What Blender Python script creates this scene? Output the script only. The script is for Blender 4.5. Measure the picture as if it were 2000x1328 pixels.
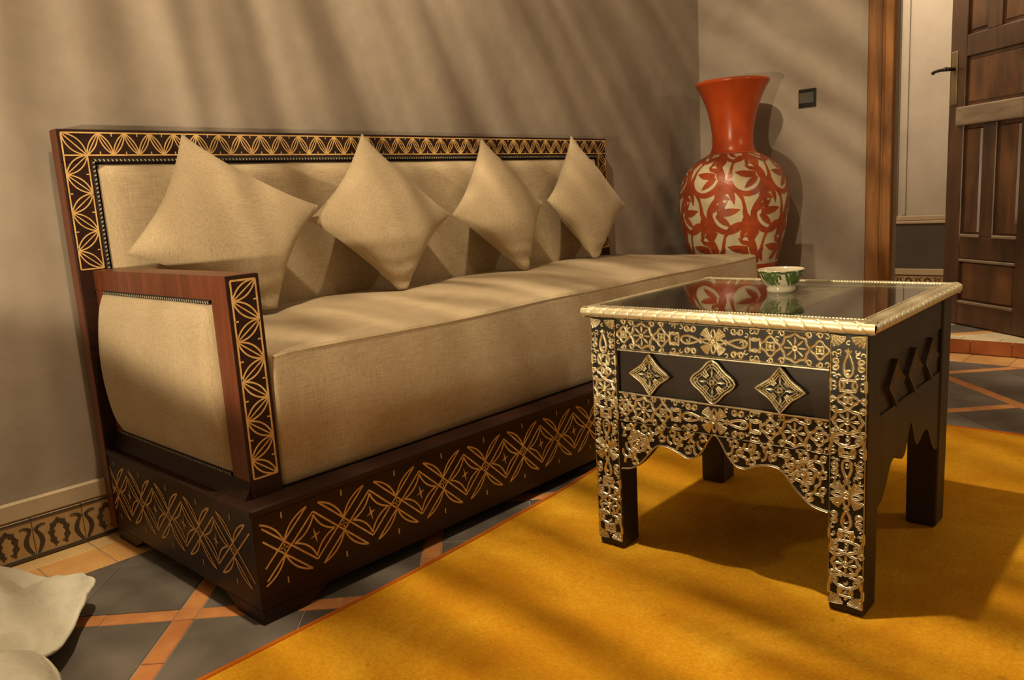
import bpy, bmesh, math, random
from mathutils import Vector, Matrix, noise
from math import sin, cos, pi, sqrt, atan2, radians

random.seed(7)
SC = bpy.context.scene
for o in list(bpy.data.objects):
    bpy.data.objects.remove(o, do_unlink=True)
COL = SC.collection

# ------------------------------------------------------------------ camera
CAM = Vector((-0.695, -1.3719, 0.80))
F_PX, PITCH, YAW, ROLL = 1553.03, radians(-10.1498), radians(43.354), radians(-3.5154)
fw = Vector((cos(YAW)*cos(PITCH), sin(YAW)*cos(PITCH), sin(PITCH)))
rt = Vector((sin(YAW), -cos(YAW), 0))
up = rt.cross(fw)
rt2 = cos(ROLL)*rt + sin(ROLL)*up
up2 = cos(ROLL)*up - sin(ROLL)*rt
cd = bpy.data.cameras.new('camera')
cam = bpy.data.objects.new('camera', cd)
COL.objects.link(cam)
cd.sensor_width = 36.0
cd.sensor_fit = 'HORIZONTAL'
cd.lens = F_PX/2000*36.0
cd.clip_start = 0.02
m = Matrix((rt2, up2, -fw)).transposed().to_4x4()
m.translation = CAM
cam.matrix_world = m
SC.camera = cam

# ------------------------------------------------------------------ world, lights, exposure
SC.view_settings.view_transform = 'Standard'
SC.view_settings.look = 'None'
SC.view_settings.gamma = 1.0
SC.view_settings.use_curve_mapping = False
SC.view_settings.exposure = 0.42
w = bpy.data.worlds.new('world')
SC.world = w
w.use_nodes = True
w.node_tree.nodes['Background'].inputs[0].default_value = (1.0, 0.75, 0.5, 1)
w.node_tree.nodes['Background'].inputs[1].default_value = 0.02

WARM = (1.0, 0.79, 0.49)
def point_light(name, loc, power, radius, color=WARM):
    l = bpy.data.lights.new(name, 'POINT')
    l.energy = power; l.shadow_soft_size = radius; l.color = color
    o = bpy.data.objects.new(name, l); o.location = loc
    COL.objects.link(o)
    return o
def spot_light(name, loc, target, power, radius, angle, blend, color=WARM):
    l = bpy.data.lights.new(name, 'SPOT')
    l.energy = power; l.shadow_soft_size = radius; l.color = color
    l.spot_size = radians(angle); l.spot_blend = blend
    o = bpy.data.objects.new(name, l); o.location = loc
    d = Vector(target) - Vector(loc)
    o.rotation_euler = d.to_track_quat('-Z', 'Y').to_euler()
    COL.objects.link(o)
    return o

# a hanging lantern with ribbed glass: its light leaves in streaks that fan out
lantern = point_light('lantern_light', (0.08, -0.26, 3.1), 150, 0.035)
def streaks(light):
    light.use_nodes = True
    nt = light.node_tree; N = nt.nodes; L = nt.links
    em = [n for n in N if n.type == 'EMISSION'][0]
    tc = N.new('ShaderNodeTexCoord')
    sx = N.new('ShaderNodeSeparateXYZ'); L.new(tc.outputs['Normal'], sx.inputs[0])
    at = N.new('ShaderNodeMath'); at.operation = 'ARCTAN2'
    L.new(sx.outputs['X'], at.inputs[0])
    ng = N.new('ShaderNodeMath'); ng.operation = 'MULTIPLY'; ng.inputs[1].default_value = -1
    L.new(sx.outputs['Z'], ng.inputs[0])
    ky = N.new('ShaderNodeMath'); ky.operation = 'MULTIPLY_ADD'; ky.inputs[1].default_value = 0.8     # the ribs run tilted towards the sofa wall
    L.new(sx.outputs['Y'], ky.inputs[0]); L.new(ng.outputs[0], ky.inputs[2]); L.new(ky.outputs[0], at.inputs[1])
    cb = N.new('ShaderNodeCombineXYZ')
    a = N.new('ShaderNodeMath'); a.operation = 'MULTIPLY'; a.inputs[1].default_value = 26.0
    L.new(at.outputs[0], a.inputs[0]); L.new(a.outputs[0], cb.inputs[0])
    b = N.new('ShaderNodeMath'); b.operation = 'MULTIPLY'; b.inputs[1].default_value = 3.0
    L.new(sx.outputs['Y'], b.inputs[0]); L.new(b.outputs[0], cb.inputs[1])
    nz = N.new('ShaderNodeTexNoise'); nz.inputs['Scale'].default_value = 1.0
    nz.inputs['Detail'].default_value = 2.5; nz.inputs['Roughness'].default_value = 0.55
    nz.inputs['Distortion'].default_value = 0.35
    L.new(cb.outputs[0], nz.inputs['Vector'])
    mr = N.new('ShaderNodeMapRange')
    mr.inputs['From Min'].default_value = 0.38; mr.inputs['From Max'].default_value = 0.66
    mr.inputs['To Min'].default_value = 0.22; mr.inputs['To Max'].default_value = 1.9
    L.new(nz.outputs['Fac'], mr.inputs['Value'])
    L.new(mr.outputs[0], em.inputs['Strength'])
streaks(lantern.data)
# a shaded lamp standing to the left, its shade cutting the light off low down
spot_light('bedside_lamp_light', (-1.75, -0.52, 0.66), (-0.95, -0.38, 1.62), 125, 0.04, 117, 0.08)
# a second lamp in the room to the right, and the lamp of the corridor
point_light('corner_lamp_light', (2.0, -2.0, 1.55), 13, 0.06)
point_light('corridor_lamp_light', (3.60, 0.38, 2.55), 78, 0.10, (1.0, 0.80, 0.55))

# ------------------------------------------------------------------ materials
def hexcol(r, g, b):
    f = lambda c: ((c/255.0)/12.92 if c/255.0 <= 0.04045 else ((c/255.0+0.055)/1.055)**2.4)
    return (f(r), f(g), f(b), 1)
class Mat:
    def __init__(s, name, color, rough=0.5, metal=0.0, spec=0.5):
        s.m = bpy.data.materials.new(name); s.m.use_nodes = True
        s.N = s.m.node_tree.nodes; s.L = s.m.node_tree.links
        s.b = s.N['Principled BSDF']
        s.b.inputs['Base Color'].default_value = color
        s.b.inputs['Roughness'].default_value = rough
        s.b.inputs['Metallic'].default_value = metal
        s.b.inputs['Specular IOR Level'].default_value = spec
        s.tc = s.N.new('ShaderNodeTexCoord')
    def coords(s, scale=(1, 1, 1), rot=(0, 0, 0), src='Object'):
        mp = s.N.new('ShaderNodeMapping')
        mp.inputs['Scale'].default_value = scale; mp.inputs['Rotation'].default_value = rot
        s.L.new(s.tc.outputs[src], mp.inputs['Vector'])
        return mp.outputs[0]
    def noise(s, scale, detail=4, rough=0.55, vec=None, dist=0.0):
        n = s.N.new('ShaderNodeTexNoise')
        n.inputs['Scale'].default_value = scale; n.inputs['Detail'].default_value = detail
        n.inputs['Roughness'].default_value = rough; n.inputs['Distortion'].default_value = dist
        s.L.new(vec if vec is not None else s.coords(), n.inputs['Vector'])
        return n.outputs['Fac']
    def ramp(s, fac, stops):
        r = s.N.new('ShaderNodeValToRGB')
        e = r.color_ramp.elements
        while len(e) < len(stops): e.new(0.5)
        for el, (p, c) in zip(e, stops): el.position = p; el.color = c
        s.L.new(fac, r.inputs[0])
        return r.outputs[0]
    def mix(s, fac, a, b, mode='MIX'):
        n = s.N.new('ShaderNodeMix'); n.data_type = 'RGBA'; n.blend_type = mode
        if isinstance(fac, (int, float)): n.inputs[0].default_value = fac
        else: s.L.new(fac, n.inputs[0])
        for v, i in ((a, 6), (b, 7)):
            if isinstance(v, tuple): n.inputs[i].default_value = v
            else: s.L.new(v, n.inputs[i])
        return n.outputs[2]
    def math(s, op, a, b):
        n = s.N.new('ShaderNodeMath'); n.operation = op
        for v, i in ((a, 0), (b, 1)):
            if isinstance(v, (int, float)): n.inputs[i].default_value = v
            else: s.L.new(v, n.inputs[i])
        return n.outputs[0]
    def color(s, out): s.L.new(out, s.b.inputs['Base Color'])
    def rough(s, out): s.L.new(out, s.b.inputs['Roughness'])
    def bump(s, h, strength=0.3, dist=0.01):
        n = s.N.new('ShaderNodeBump')
        n.inputs['Strength'].default_value = strength; n.inputs['Distance'].default_value = dist
        s.L.new(h, n.inputs['Height']); s.L.new(n.outputs[0], s.b.inputs['Normal'])

def lin(c, k=1.0): return (c[0]*k, c[1]*k, c[2]*k, 1)

def m_plaster(name, c1, c2):
    M = Mat(name, c1, 0.55, spec=0.3)
    a = M.noise(1.6, 5, 0.6, dist=0.6)
    b = M.noise(9.0, 6, 0.65)
    f = M.math('ADD', M.math('MULTIPLY', a, 0.65), M.math('MULTIPLY', b, 0.35))
    M.color(M.ramp(f, [(0.36, c1), (0.64, c2)]))
    M.bump(M.noise(22, 5, 0.6), 0.12, 0.01)
    return M.m
PLASTER = m_plaster('taupe_tadelakt', (0.27, 0.225, 0.185, 1), (0.37, 0.315, 0.262, 1))
PLASTER_LIGHT = m_plaster('pale_corridor_plaster', (0.42, 0.37, 0.31, 1), (0.52, 0.46, 0.39, 1))
DADO = m_plaster('dark_dado_plaster', (0.07, 0.057, 0.048, 1), (0.10, 0.083, 0.07, 1))
TRIM_LIGHT = m_plaster('pale_trim_plaster', (0.42, 0.33, 0.22, 1), (0.52, 0.42, 0.29, 1))
CEIL = m_plaster('ceiling_plaster', (0.13, 0.095, 0.07, 1), (0.17, 0.125, 0.09, 1))

def m_wood(name, c1, c2, rough=0.38, scale=(2, 30, 30), spec=0.45):
    M = Mat(name, c1, rough, spec=spec)
    g = M.noise(1.0, 6, 0.62, M.coords(scale), 0.8)
    M.color(M.ramp(g, [(0.32, c1), (0.68, c2)]))
    M.bump(g, 0.08, 0.004)
    return M.m
MAHOG = m_wood('dark_mahogany', (0.016, 0.0065, 0.0048, 1), (0.036, 0.013, 0.008, 1), 0.42, spec=0.28)  # shaded copy of the sofa wood, darkened for the base and front faces
MAHOG_LIT = m_wood('mahogany_lit_red', (0.10, 0.027, 0.012, 1), (0.19, 0.052, 0.021, 1), 0.36, (25, 25, 3))  # lit copy of the same wood, stronger light put into its colour
BLACKWOOD = m_wood('blackened_table_wood', (0.016, 0.0115, 0.0085, 1), (0.034, 0.024, 0.017, 1), 0.5, (30, 30, 3))
DRAWERWOOD = m_wood('dark_brown_drawer_wood', (0.022, 0.014, 0.010, 1), (0.034, 0.022, 0.015, 1), 0.45, (20, 3, 20))
PINE = m_wood('knotty_orange_pine', (0.11, 0.042, 0.012, 1), (0.36, 0.155, 0.040, 1), 0.4, (14, 14, 1.6))
DOORWOOD = m_wood('aged_brown_door_wood', (0.040, 0.021, 0.012, 1), (0.10, 0.048, 0.023, 1), 0.33, (12, 12, 1.5))
DOORPANEL = m_wood('aged_door_panel_wood', (0.045, 0.023, 0.013, 1), (0.15, 0.066, 0.027, 1), 0.3, (9, 9, 2.5))
DOORRAIL = m_wood('pale_door_rail_highlight', (0.17, 0.125, 0.085, 1), (0.27, 0.21, 0.15, 1), 0.35, (4, 4, 30))  # pale tone of the middle rail, also painting highlights on the ledges
CARVED = Mat('bare_carved_wood', (0.60, 0.36, 0.13, 1), 0.6)
CARVED.color(CARVED.ramp(CARVED.noise(60, 4), [(0.3, (0.56, 0.31, 0.10, 1)), (0.7, (0.78, 0.53, 0.22, 1))]))
CARVED = CARVED.m

def m_linen(name, c1, c2, c3, k=1.0):
    M = Mat(name, c2, 0.95, spec=0.12)
    wx = M.noise(1.0, 3, 0.6, M.coords((26*k, 620*k, 620*k)))
    wz = M.noise(1.0, 3, 0.6, M.coords((620*k, 620*k, 26*k)))
    wy = M.noise(1.0, 3, 0.6, M.coords((620*k, 26*k, 620*k)))
    t = M.math('ADD', M.math('MULTIPLY', wx, 0.4), M.math('ADD', M.math('MULTIPLY', wz, 0.36), M.math('MULTIPLY', wy, 0.24)))
    big = M.noise(7, 3)
    f = M.math('ADD', M.math('MULTIPLY', t, 0.86), M.math('MULTIPLY', big, 0.14))
    M.color(M.ramp(f, [(0.38, c1), (0.5, c2), (0.61, c3)]))
    M.bump(t, 0.35, 0.003)
    M.b.inputs['Sheen Weight'].default_value = 0.15
    return M.m
LINEN = m_linen('beige_slub_linen', (0.34, 0.255, 0.16, 1), (0.46, 0.365, 0.24, 1), (0.56, 0.46, 0.32, 1))

RUG = Mat('ochre_felt_rug', (0.55, 0.28, 0.02, 1), 0.95, spec=0.05)
_a = RUG.noise(3.2, 5, 0.6, dist=0.8); _b = RUG.noise(160, 3, 0.7); _c = RUG.noise(26, 2, 0.5)
_f = RUG.math('ADD', RUG.math('MULTIPLY', _a, 0.62), RUG.math('MULTIPLY', _b, 0.38))
_col = RUG.ramp(_f, [(0.33, (0.43, 0.175, 0.009, 1)), (0.5, (0.55, 0.265, 0.013, 1)), (0.66, (0.69, 0.39, 0.030, 1))])
_sp = RUG.ramp(_c, [(0.70, (0, 0, 0, 1)), (0.78, (1, 1, 1, 1))])
RUG.color(RUG.mix(RUG.math('MULTIPLY', _sp, 0.45), _col, (0.22, 0.10, 0.01, 1)))
RUG.bump(_b, 0.5, 0.004)
RUG = RUG.m
RUGEDGE = Mat('orange_rug_edge_shade', (0.46, 0.12, 0.012, 1), 0.95, spec=0.05)  # darker tone of the rug's shaded edge put into the colour
RUGEDGE.bump(RUGEDGE.noise(300, 3), 0.5, 0.003)
RUGEDGE = RUGEDGE.m

def m_tile(name, c1, c2, rough=0.45, ns=7):
    M = Mat(name, c1, rough, spec=0.4)
    oi = M.N.new('ShaderNodeObjectInfo')
    f = M.math('ADD', M.math('MULTIPLY', M.noise(ns, 5, 0.6, dist=0.5), 0.8), M.math('MULTIPLY', oi.outputs['Random'], 0.2))
    M.color(M.ramp(f, [(0.35, c1), (0.65, c2)]))
    M.rough(M.math('ADD', M.math('MULTIPLY', M.noise(14, 4), 0.3), rough-0.15))
    M.bump(M.noise(40, 4), 0.1, 0.003)
    return M.m
TILE_GREY = m_tile('slate_grey_floor_tile', (0.085, 0.075, 0.066, 1), (0.145, 0.128, 0.112, 1), 0.42)
TILE_ORANGE = m_tile('terracotta_strip_tile', (0.42, 0.165, 0.055, 1), (0.58, 0.27, 0.10, 1), 0.5, 12)
TILE_BORDER = m_tile('honey_border_tile', (0.52, 0.27, 0.09, 1), (0.62, 0.36, 0.135, 1), 0.5, 9)
TILE_LINER = m_tile('sand_liner_tile', (0.50, 0.33, 0.14, 1), (0.57, 0.40, 0.19, 1), 0.5, 9)
TILE_CREAM = m_tile('cream_tile', (0.58, 0.49, 0.32, 1), (0.68, 0.58, 0.40, 1), 0.45, 9)
TILE_RED = m_tile('brick_red_riser_tile', (0.30, 0.085, 0.025, 1), (0.40, 0.13, 0.04, 1), 0.45, 9)
GROUT = Mat('pale_grout', (0.34, 0.30, 0.25, 1), 0.9).m
FRIEZE_TAN = m_tile('tan_frieze_glaze', (0.36, 0.23, 0.10, 1), (0.47, 0.32, 0.16, 1), 0.45, 18)
FRIEZE_DARK = Mat('umber_frieze_ground', (0.055, 0.036, 0.02, 1), 0.6).m

BRASS = Mat('pale_nickel_brass', (0.74, 0.66, 0.43, 1), 0.34, 1.0)
BRASS.rough(BRASS.ramp(BRASS.noise(90, 4), [(0.3, (0.32,)*3+(1,)), (0.7, (0.52,)*3+(1,))]))
BRASS.color(BRASS.ramp(BRASS.noise(35, 4), [(0.3, (0.66, 0.60, 0.42, 1)), (0.7, (0.86, 0.81, 0.64, 1))]))
BRASS.bump(BRASS.noise(420, 3), 0.25, 0.001)
BRASS = BRASS.m
ROPE = Mat('hammered_nickel_brass_edge', (0.84, 0.78, 0.58, 1), 0.5, 0.9)
ROPE.bump(ROPE.noise(160, 3), 0.2, 0.001)
ROPE = ROPE.m
INLAY = Mat('dull_brass_inlay', (0.42, 0.37, 0.25, 1), 0.55, 0.25).m
DARKBACK = Mat('black_backing', (0.008, 0.007, 0.006, 1), 0.5).m
DARKMETAL = Mat('shaded_side_metal', (0.10, 0.075, 0.05, 1), 0.5, 0.6)  # shaded copy of the table metal for the dim side plates
DARKMETAL.bump(DARKMETAL.noise(120, 4), 0.4, 0.002)
DARKMETAL = DARKMETAL.m

GLASS = bpy.data.materials.new('clear_table_glass'); GLASS.use_nodes = True
_N = GLASS.node_tree.nodes; _L = GLASS.node_tree.links
_N.remove(_N['Principled BSDF'])
_gl = _N.new('ShaderNodeBsdfGlossy'); _gl.inputs['Roughness'].default_value = 0.015
_tr = _N.new('ShaderNodeBsdfTransparent'); _tr.inputs[0].default_value = (0.93, 0.95, 0.93, 1)
_fr = _N.new('ShaderNodeFresnel')
_ge = _N.new('ShaderNodeNewGeometry'); _mi = _N.new('ShaderNodeMapRange')      # same reflectance from both faces of the thin pane
_mi.inputs['To Min'].default_value = 1.75; _mi.inputs['To Max'].default_value = 1/1.75
_L.new(_ge.outputs['Backfacing'], _mi.inputs['Value']); _L.new(_mi.outputs[0], _fr.inputs[0])
_mx = _N.new('ShaderNodeMixShader')
_L.new(_fr.outputs[0], _mx.inputs[0]); _L.new(_tr.outputs[0], _mx.inputs[1]); _L.new(_gl.outputs[0], _mx.inputs[2])
_L.new(_mx.outputs[0], _N['Material Output'].inputs[0])

VASE_RED = Mat('orange_red_glaze', (0.46, 0.062, 0.010, 1), 0.28, spec=0.5)
VASE_RED.color(VASE_RED.ramp(VASE_RED.noise(9, 4), [(0.3, (0.40, 0.05, 0.010, 1)), (0.7, (0.54, 0.085, 0.012, 1))]))
VASE_RED = VASE_RED.m
VASE_CREAM = Mat('cream_glaze', (0.62, 0.54, 0.36, 1), 0.3)
VASE_CREAM.color(VASE_CREAM.ramp(VASE_CREAM.noise(11, 4), [(0.3, (0.54, 0.46, 0.29, 1)), (0.7, (0.68, 0.60, 0.42, 1))]))
VASE_CREAM = VASE_CREAM.m
VASE_PAINT = Mat('rust_red_brushwork', (0.36, 0.06, 0.016, 1), 0.34)
VASE_PAINT.color(VASE_PAINT.ramp(VASE_PAINT.noise(24, 3), [(0.3, (0.27, 0.045, 0.016, 1)), (0.7, (0.43, 0.075, 0.018, 1))]))
VASE_PAINT = VASE_PAINT.m
BOWL_CREAM = Mat('bowl_cream_glaze', (0.62, 0.58, 0.44, 1), 0.15).m
BOWL_GREEN = Mat('bowl_green_brushwork', (0.045, 0.11, 0.03, 1), 0.18)
BOWL_GREEN.color(BOWL_GREEN.ramp(BOWL_GREEN.noise(90, 3), [(0.3, (0.02, 0.06, 0.03, 1)), (0.7, (0.13, 0.20, 0.045, 1))]))
BOWL_GREEN = BOWL_GREEN.m
QUILT = Mat('white_cotton_quilt', (0.66, 0.65, 0.56, 1), 0.9, spec=0.15)
QUILT.bump(QUILT.noise(34, 5, dist=1.2), 0.5, 0.012)
QUILT = QUILT.m
BLACKPLASTIC = Mat('black_plastic', (0.012, 0.012, 0.011, 1), 0.3).m
GREYPLASTIC = Mat('grey_rocker_plastic', (0.085, 0.08, 0.068, 1), 0.35).m
IRON = Mat('dark_iron_handle', (0.05, 0.045, 0.04, 1), 0.4, 0.9).m
PLATE = Mat('worn_brass_lock_plate', (0.22, 0.17, 0.09, 1), 0.5, 0.8).m
BRAID = Mat('black_gimp_braid', (0.012, 0.010, 0.009, 1), 0.8).m
BRAIDW = Mat('ivory_braid_stitch', (0.50, 0.45, 0.33, 1), 0.7).m

# ------------------------------------------------------------------ mesh helpers
PROFILE = [(1.0, 0.0), (0.62, 1.0), (0.0, 0.42), (-0.62, 1.0), (-1.0, 0.0)]   # a strip chased with a groove down its middle
class MB:
    """collects geometry for ONE mesh object"""
    def __init__(s): s.v = []; s.f = []; s.mi = []; s.sm = []
    def add(s, vs, fs, mi=0, smooth=False):
        o = len(s.v); s.v += [tuple(v) for v in vs]
        for f in fs: s.f.append([i+o for i in f]); s.mi.append(mi); s.sm.append(smooth)
        return s
    def bm(s, bm, mi=0, smooth=False):
        bm.verts.index_update()
        s.add([v.co for v in bm.verts], [[v.index for v in f.verts] for f in bm.faces], mi, smooth)
        bm.free(); return s
    def box(s, x0, x1, y0, y1, z0, z1, bev=0.0, mi=0, seg=1):
        bm = bmesh.new(); bmesh.ops.create_cube(bm, size=1)
        for v in bm.verts:
            v.co = ((x0+x1)/2+v.co.x*(x1-x0), (y0+y1)/2+v.co.y*(y1-y0), (z0+z1)/2+v.co.z*(z1-z0))
        if bev > 0:
            bmesh.ops.bevel(bm, geom=list(bm.edges), offset=bev, segments=seg, affect='EDGES', profile=0.5)
        return s.bm(bm, mi)
    def prism(s, poly, axis, a0, a1, mi=0, bev=0.0):
        """extrude a polygon (list of 2D) along axis 'x','y','z' from a0 to a1"""
        def P(p, a): return {'x': (a, p[0], p[1]), 'y': (p[0], a, p[1]), 'z': (p[0], p[1], a)}[axis]
        bm = bmesh.new()
        vs = [bm.verts.new(P(p, a0)) for p in poly]
        f = bm.faces.new(vs)
        r = bmesh.ops.extrude_face_region(bm, geom=[f])
        d = {'x': Vector((a1-a0, 0, 0)), 'y': Vector((0, a1-a0, 0)), 'z': Vector((0, 0, a1-a0))}[axis]
        bmesh.ops.translate(bm, verts=[g for g in r['geom'] if isinstance(g, bmesh.types.BMVert)], vec=d)
        if bev: bmesh.ops.bevel(bm, geom=list(bm.edges), offset=bev, segments=1, affect='EDGES', profile=0.5)
        bmesh.ops.recalc_face_normals(bm, faces=bm.faces[:])
        return s.bm(bm, mi)
    def grid(s, fn, nu, nv, mi=0, smooth=True, closeu=False):
        vs = [fn(i/(nu if closeu else nu), j/nv) for j in range(nv+1) for i in range(nu if closeu else nu+1)]
        n = nu if closeu else nu+1
        fs = [[j*n+i, j*n+(i+1) % n, (j+1)*n+(i+1) % n, (j+1)*n+i] for j in range(nv) for i in range(nu)]
        return s.add(vs, fs, mi, smooth)
    def tube(s, pts, r, n=8, mi=0, closed=False):
        pts = [Vector(p) for p in pts]; k = len(pts); rings = []
        for i, p in enumerate(pts):
            t = (pts[(i+1) % k]-pts[i-1]) if closed else (pts[min(i+1, k-1)]-pts[max(i-1, 0)])
            t.normalize()
            a = Vector((0, 0, 1)) if abs(t.z) < 0.9 else Vector((1, 0, 0))
            u = t.cross(a).normalized(); v = t.cross(u)
            rr = r[i] if isinstance(r, (list, tuple)) else r
            rings.append([p+u*rr*cos(2*pi*q/n)+v*rr*sin(2*pi*q/n) for q in range(n)])
        vs = [q for R_ in rings for q in R_]
        fs = []
        for i in range(k if closed else k-1):
            for q in range(n):
                j = (i+1) % k
                fs.append([i*n+q, i*n+(q+1) % n, j*n+(q+1) % n, j*n+q])
        if not closed:
            fs.append(list(range(n))[::-1]); fs.append([(k-1)*n+q for q in range(n)])
        return s.add(vs, fs, mi, True)
    def lathe(s, prof, c=(0, 0), n=64, mi=0):
        vs = [(c[0]+r*cos(2*pi*i/n), c[1]+r*sin(2*pi*i/n), z) for r, z in prof for i in range(n)]
        fs = [[j*n+i, j*n+(i+1) % n, (j+1)*n+(i+1) % n, (j+1)*n+i] for j in range(len(prof)-1) for i in range(n)]
        return s.add(vs, fs, mi, True)
    def strokes(s, S, mp, mi=0, flat=False, smooth=False):
        """S: list of (points, width, height, closed); mp(u,v,h) -> 3D. Ridged relief strips."""
        for si, (pts, wd, h, closed) in enumerate(S):
            k = len(pts)
            if flat: h = h+(si % 11)*0.00003      # crossing strokes never share a plane
            if k < 2: continue
            vs = []; 
            for i in range(k):
                a = pts[(i-1) % k] if (closed or i > 0) else pts[i]
                b = pts[(i+1) % k] if (closed or i < k-1) else pts[i]
                dx, dy = b[0]-a[0], b[1]-a[1]; l = math.hypot(dx, dy) or 1e-9
                nx, ny = -dy/l, dx/l
                ww = (wd[i] if isinstance(wd, (list, tuple)) else wd)/2
                x, y = pts[i]
                if flat:
                    vs += [mp(x+nx*ww, y+ny*ww, h), mp(x-nx*ww, y-ny*ww, h)]
                else:
                    vs += [mp(x+nx*ww*q_, y+ny*ww*q_, h*g_) for q_, g_ in PROFILE]
            c = 2 if flat else len(PROFILE); fs = []
            for i in range(k if closed else k-1):
                j = (i+1) % k
                for q in range(c-1):
                    fs.append([i*c+q, j*c+q, j*c+q+1, i*c+q+1])
            s.add(vs, fs, mi, smooth)
        return s
    def build(s, name, mats, parent=None, loc=None):
        me = bpy.data.meshes.new(name)
        me.from_pydata(s.v, [], s.f)
        if not isinstance(mats, (list, tuple)): mats = [mats]
        for m_ in mats: me.materials.append(m_)
        me.polygons.foreach_set('material_index', s.mi)
        me.polygons.foreach_set('use_smooth', s.sm)
        me.update()
        o = bpy.data.objects.new(name, me)
        COL.objects.link(o)
        if parent is not None: o.parent = parent
        if loc is not None: o.location = loc
        return o
def fix_normals(o):
    bm = bmesh.new(); bm.from_mesh(o.data)
    bmesh.ops.recalc_face_normals(bm, faces=bm.faces[:])
    bm.to_mesh(o.data); bm.free(); return o
def tag(o, label, cat, group=None):
    o['label'] = label; o['category'] = cat
    if group: o['group'] = group
    return o
def struct(o): o['kind'] = 'structure'; return o
def thing(name, label, cat, loc=(0, 0, 0), rz=0.0, group=None):
    o = bpy.data.objects.new(name, None); o.empty_display_size = 0.1
    o.location = loc; o.rotation_euler = (0, 0, rz)
    COL.objects.link(o)
    return tag(o, label, cat, group)
def inst(name, me, parent, loc=(0, 0, 0), rz=0):
    o = bpy.data.objects.new(name, me); o.location = loc; o.rotation_euler = (0, 0, rz)
    COL.objects.link(o); o.parent = parent; return o

# ------------------------------------------------------------------ the room
WY, RX, CH = 0.775, 3.09, 3.5          # sofa wall plane, right wall plane, ceiling
XL, YF = -2.6, -3.0
DY0, DY1, DH = -0.168, -0.745, 2.12    # doorway in the right wall
CX1 = 4.84                             # far corridor wall
struct(MB().box(XL, RX+0.08, WY, WY+0.2, -0.1, CH).build('wall_back', PLASTER))
wr = MB()
wr.box(RX, RX+0.08, DY0, WY, -0.1, CH)
wr.box(RX, RX+0.2, YF, DY1, -0.1, CH)
wr.box(RX, RX+0.2, DY1, DY0, DH, CH)
struct(wr.build('wall_right', PLASTER))
struct(MB().box(XL-0.2, XL, YF, WY, -0.1, CH).build('wall_left', PLASTER))
struct(MB().box(XL-0.2, RX+0.2, YF-0.2, YF, -0.1, CH).build('wall_front', PLASTER))
struct(MB().box(XL-0.2, CX1+0.2, YF-0.2, WY+0.6, CH, CH+0.1).build('ceiling', CEIL))

# ---- floor: slab + tiles as pieces
floor = struct(MB().box(XL, RX+0.08, YF, WY, -0.10, -0.0025).build('floor', GROUT))
def clip_poly(poly, a, b, c):     # keep a*x+b*y<=c
    out = []
    for i in range(len(poly)):
        p, q = poly[i], poly[(i+1) % len(poly)]
        dp, dq = a*p[0]+b*p[1]-c, a*q[0]+b*q[1]-c
        if dp <= 0: out.append(p)
        if dp*dq < 0:
            t = dp/(dp-dq); out.append((p[0]+t*(q[0]-p[0]), p[1]+t*(q[1]-p[1])))
    return out
def area(p): return 0.5*abs(sum(p[i][0]*p[(i+1) % len(p)][1]-p[(i+1) % len(p)][0]*p[i][1] for i in range(len(p))))
def tile(name, poly, mat, parent, top=0.0, th=0.012, gap=0.0011):
    if len(poly) < 3 or area(poly) < 4e-4: return None
    cx = sum(p[0] for p in poly)/len(poly); cy = sum(p[1] for p in poly)/len(poly)
    def ins(d):
        q = []
        n = len(poly)
        sg = sum(poly[i][0]*poly[(i+1) % n][1]-poly[(i+1) % n][0]*poly[i][1] for i in range(n)) > 0
        pl = poly if sg else poly[::-1]
        r = list(pl)
        for i in range(n):
            ax, ay = pl[i]; bx, by = pl[(i+1) % n]
            l = math.hypot(bx-ax, by-ay)
            if l < 1e-6: continue
            nx, ny = (by-ay)/l, -(bx-ax)/l
            r = clip_poly(r, nx, ny, nx*ax+ny*ay-d)
        return r
    A = ins(gap); B = ins(gap+0.0012)
    if len(A) < 3 or len(B) != len(A): return None
    n = len(A); dz = random.uniform(-0.0004, 0.0004)
    vs = [(x-cx, y-cy, -th) for x, y in A]+[(x-cx, y-cy, -0.0012+dz) for x, y in A]+[(x-cx, y-cy, dz) for x, y in B]
    fs = [[i, (i+1) % n, n+(i+1) % n, n+i] for i in range(n)]+[[n+i, n+(i+1) % n, 2*n+(i+1) % n, 2*n+i] for i in range(n)]+[[2*n+i for i in range(n)]]
    return MB().add(vs, fs).build(name, mat, parent, (cx, cy, top))
S0, SP, D0, DP, HW = 0.104, 0.722, -0.251, 0.692, 0.0315
BY0, BX1 = 0.567, 2.99              # field limits: wall border, door border
RUG_IN = (-0.05, 1.93, -0.14)      # tiles wholly below the rug are not seen: x range and y limit
def sd(s_, d_): return ((s_+d_)/2, (s_-d_)/2)
def field(poly):
    for a, b, c in ((0, 1, BY0), (1, 0, BX1), (-1, 0, 1.15), (0, -1, 1.35)): 
        poly = clip_poly(poly, a, b, c)
        if len(poly) < 3: return None
    if min(p[0] for p in poly) > -0.30 and max(p[0] for p in poly) < 1.93 and max(p[1] for p in poly) < -0.16: return None
    return poly
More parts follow.
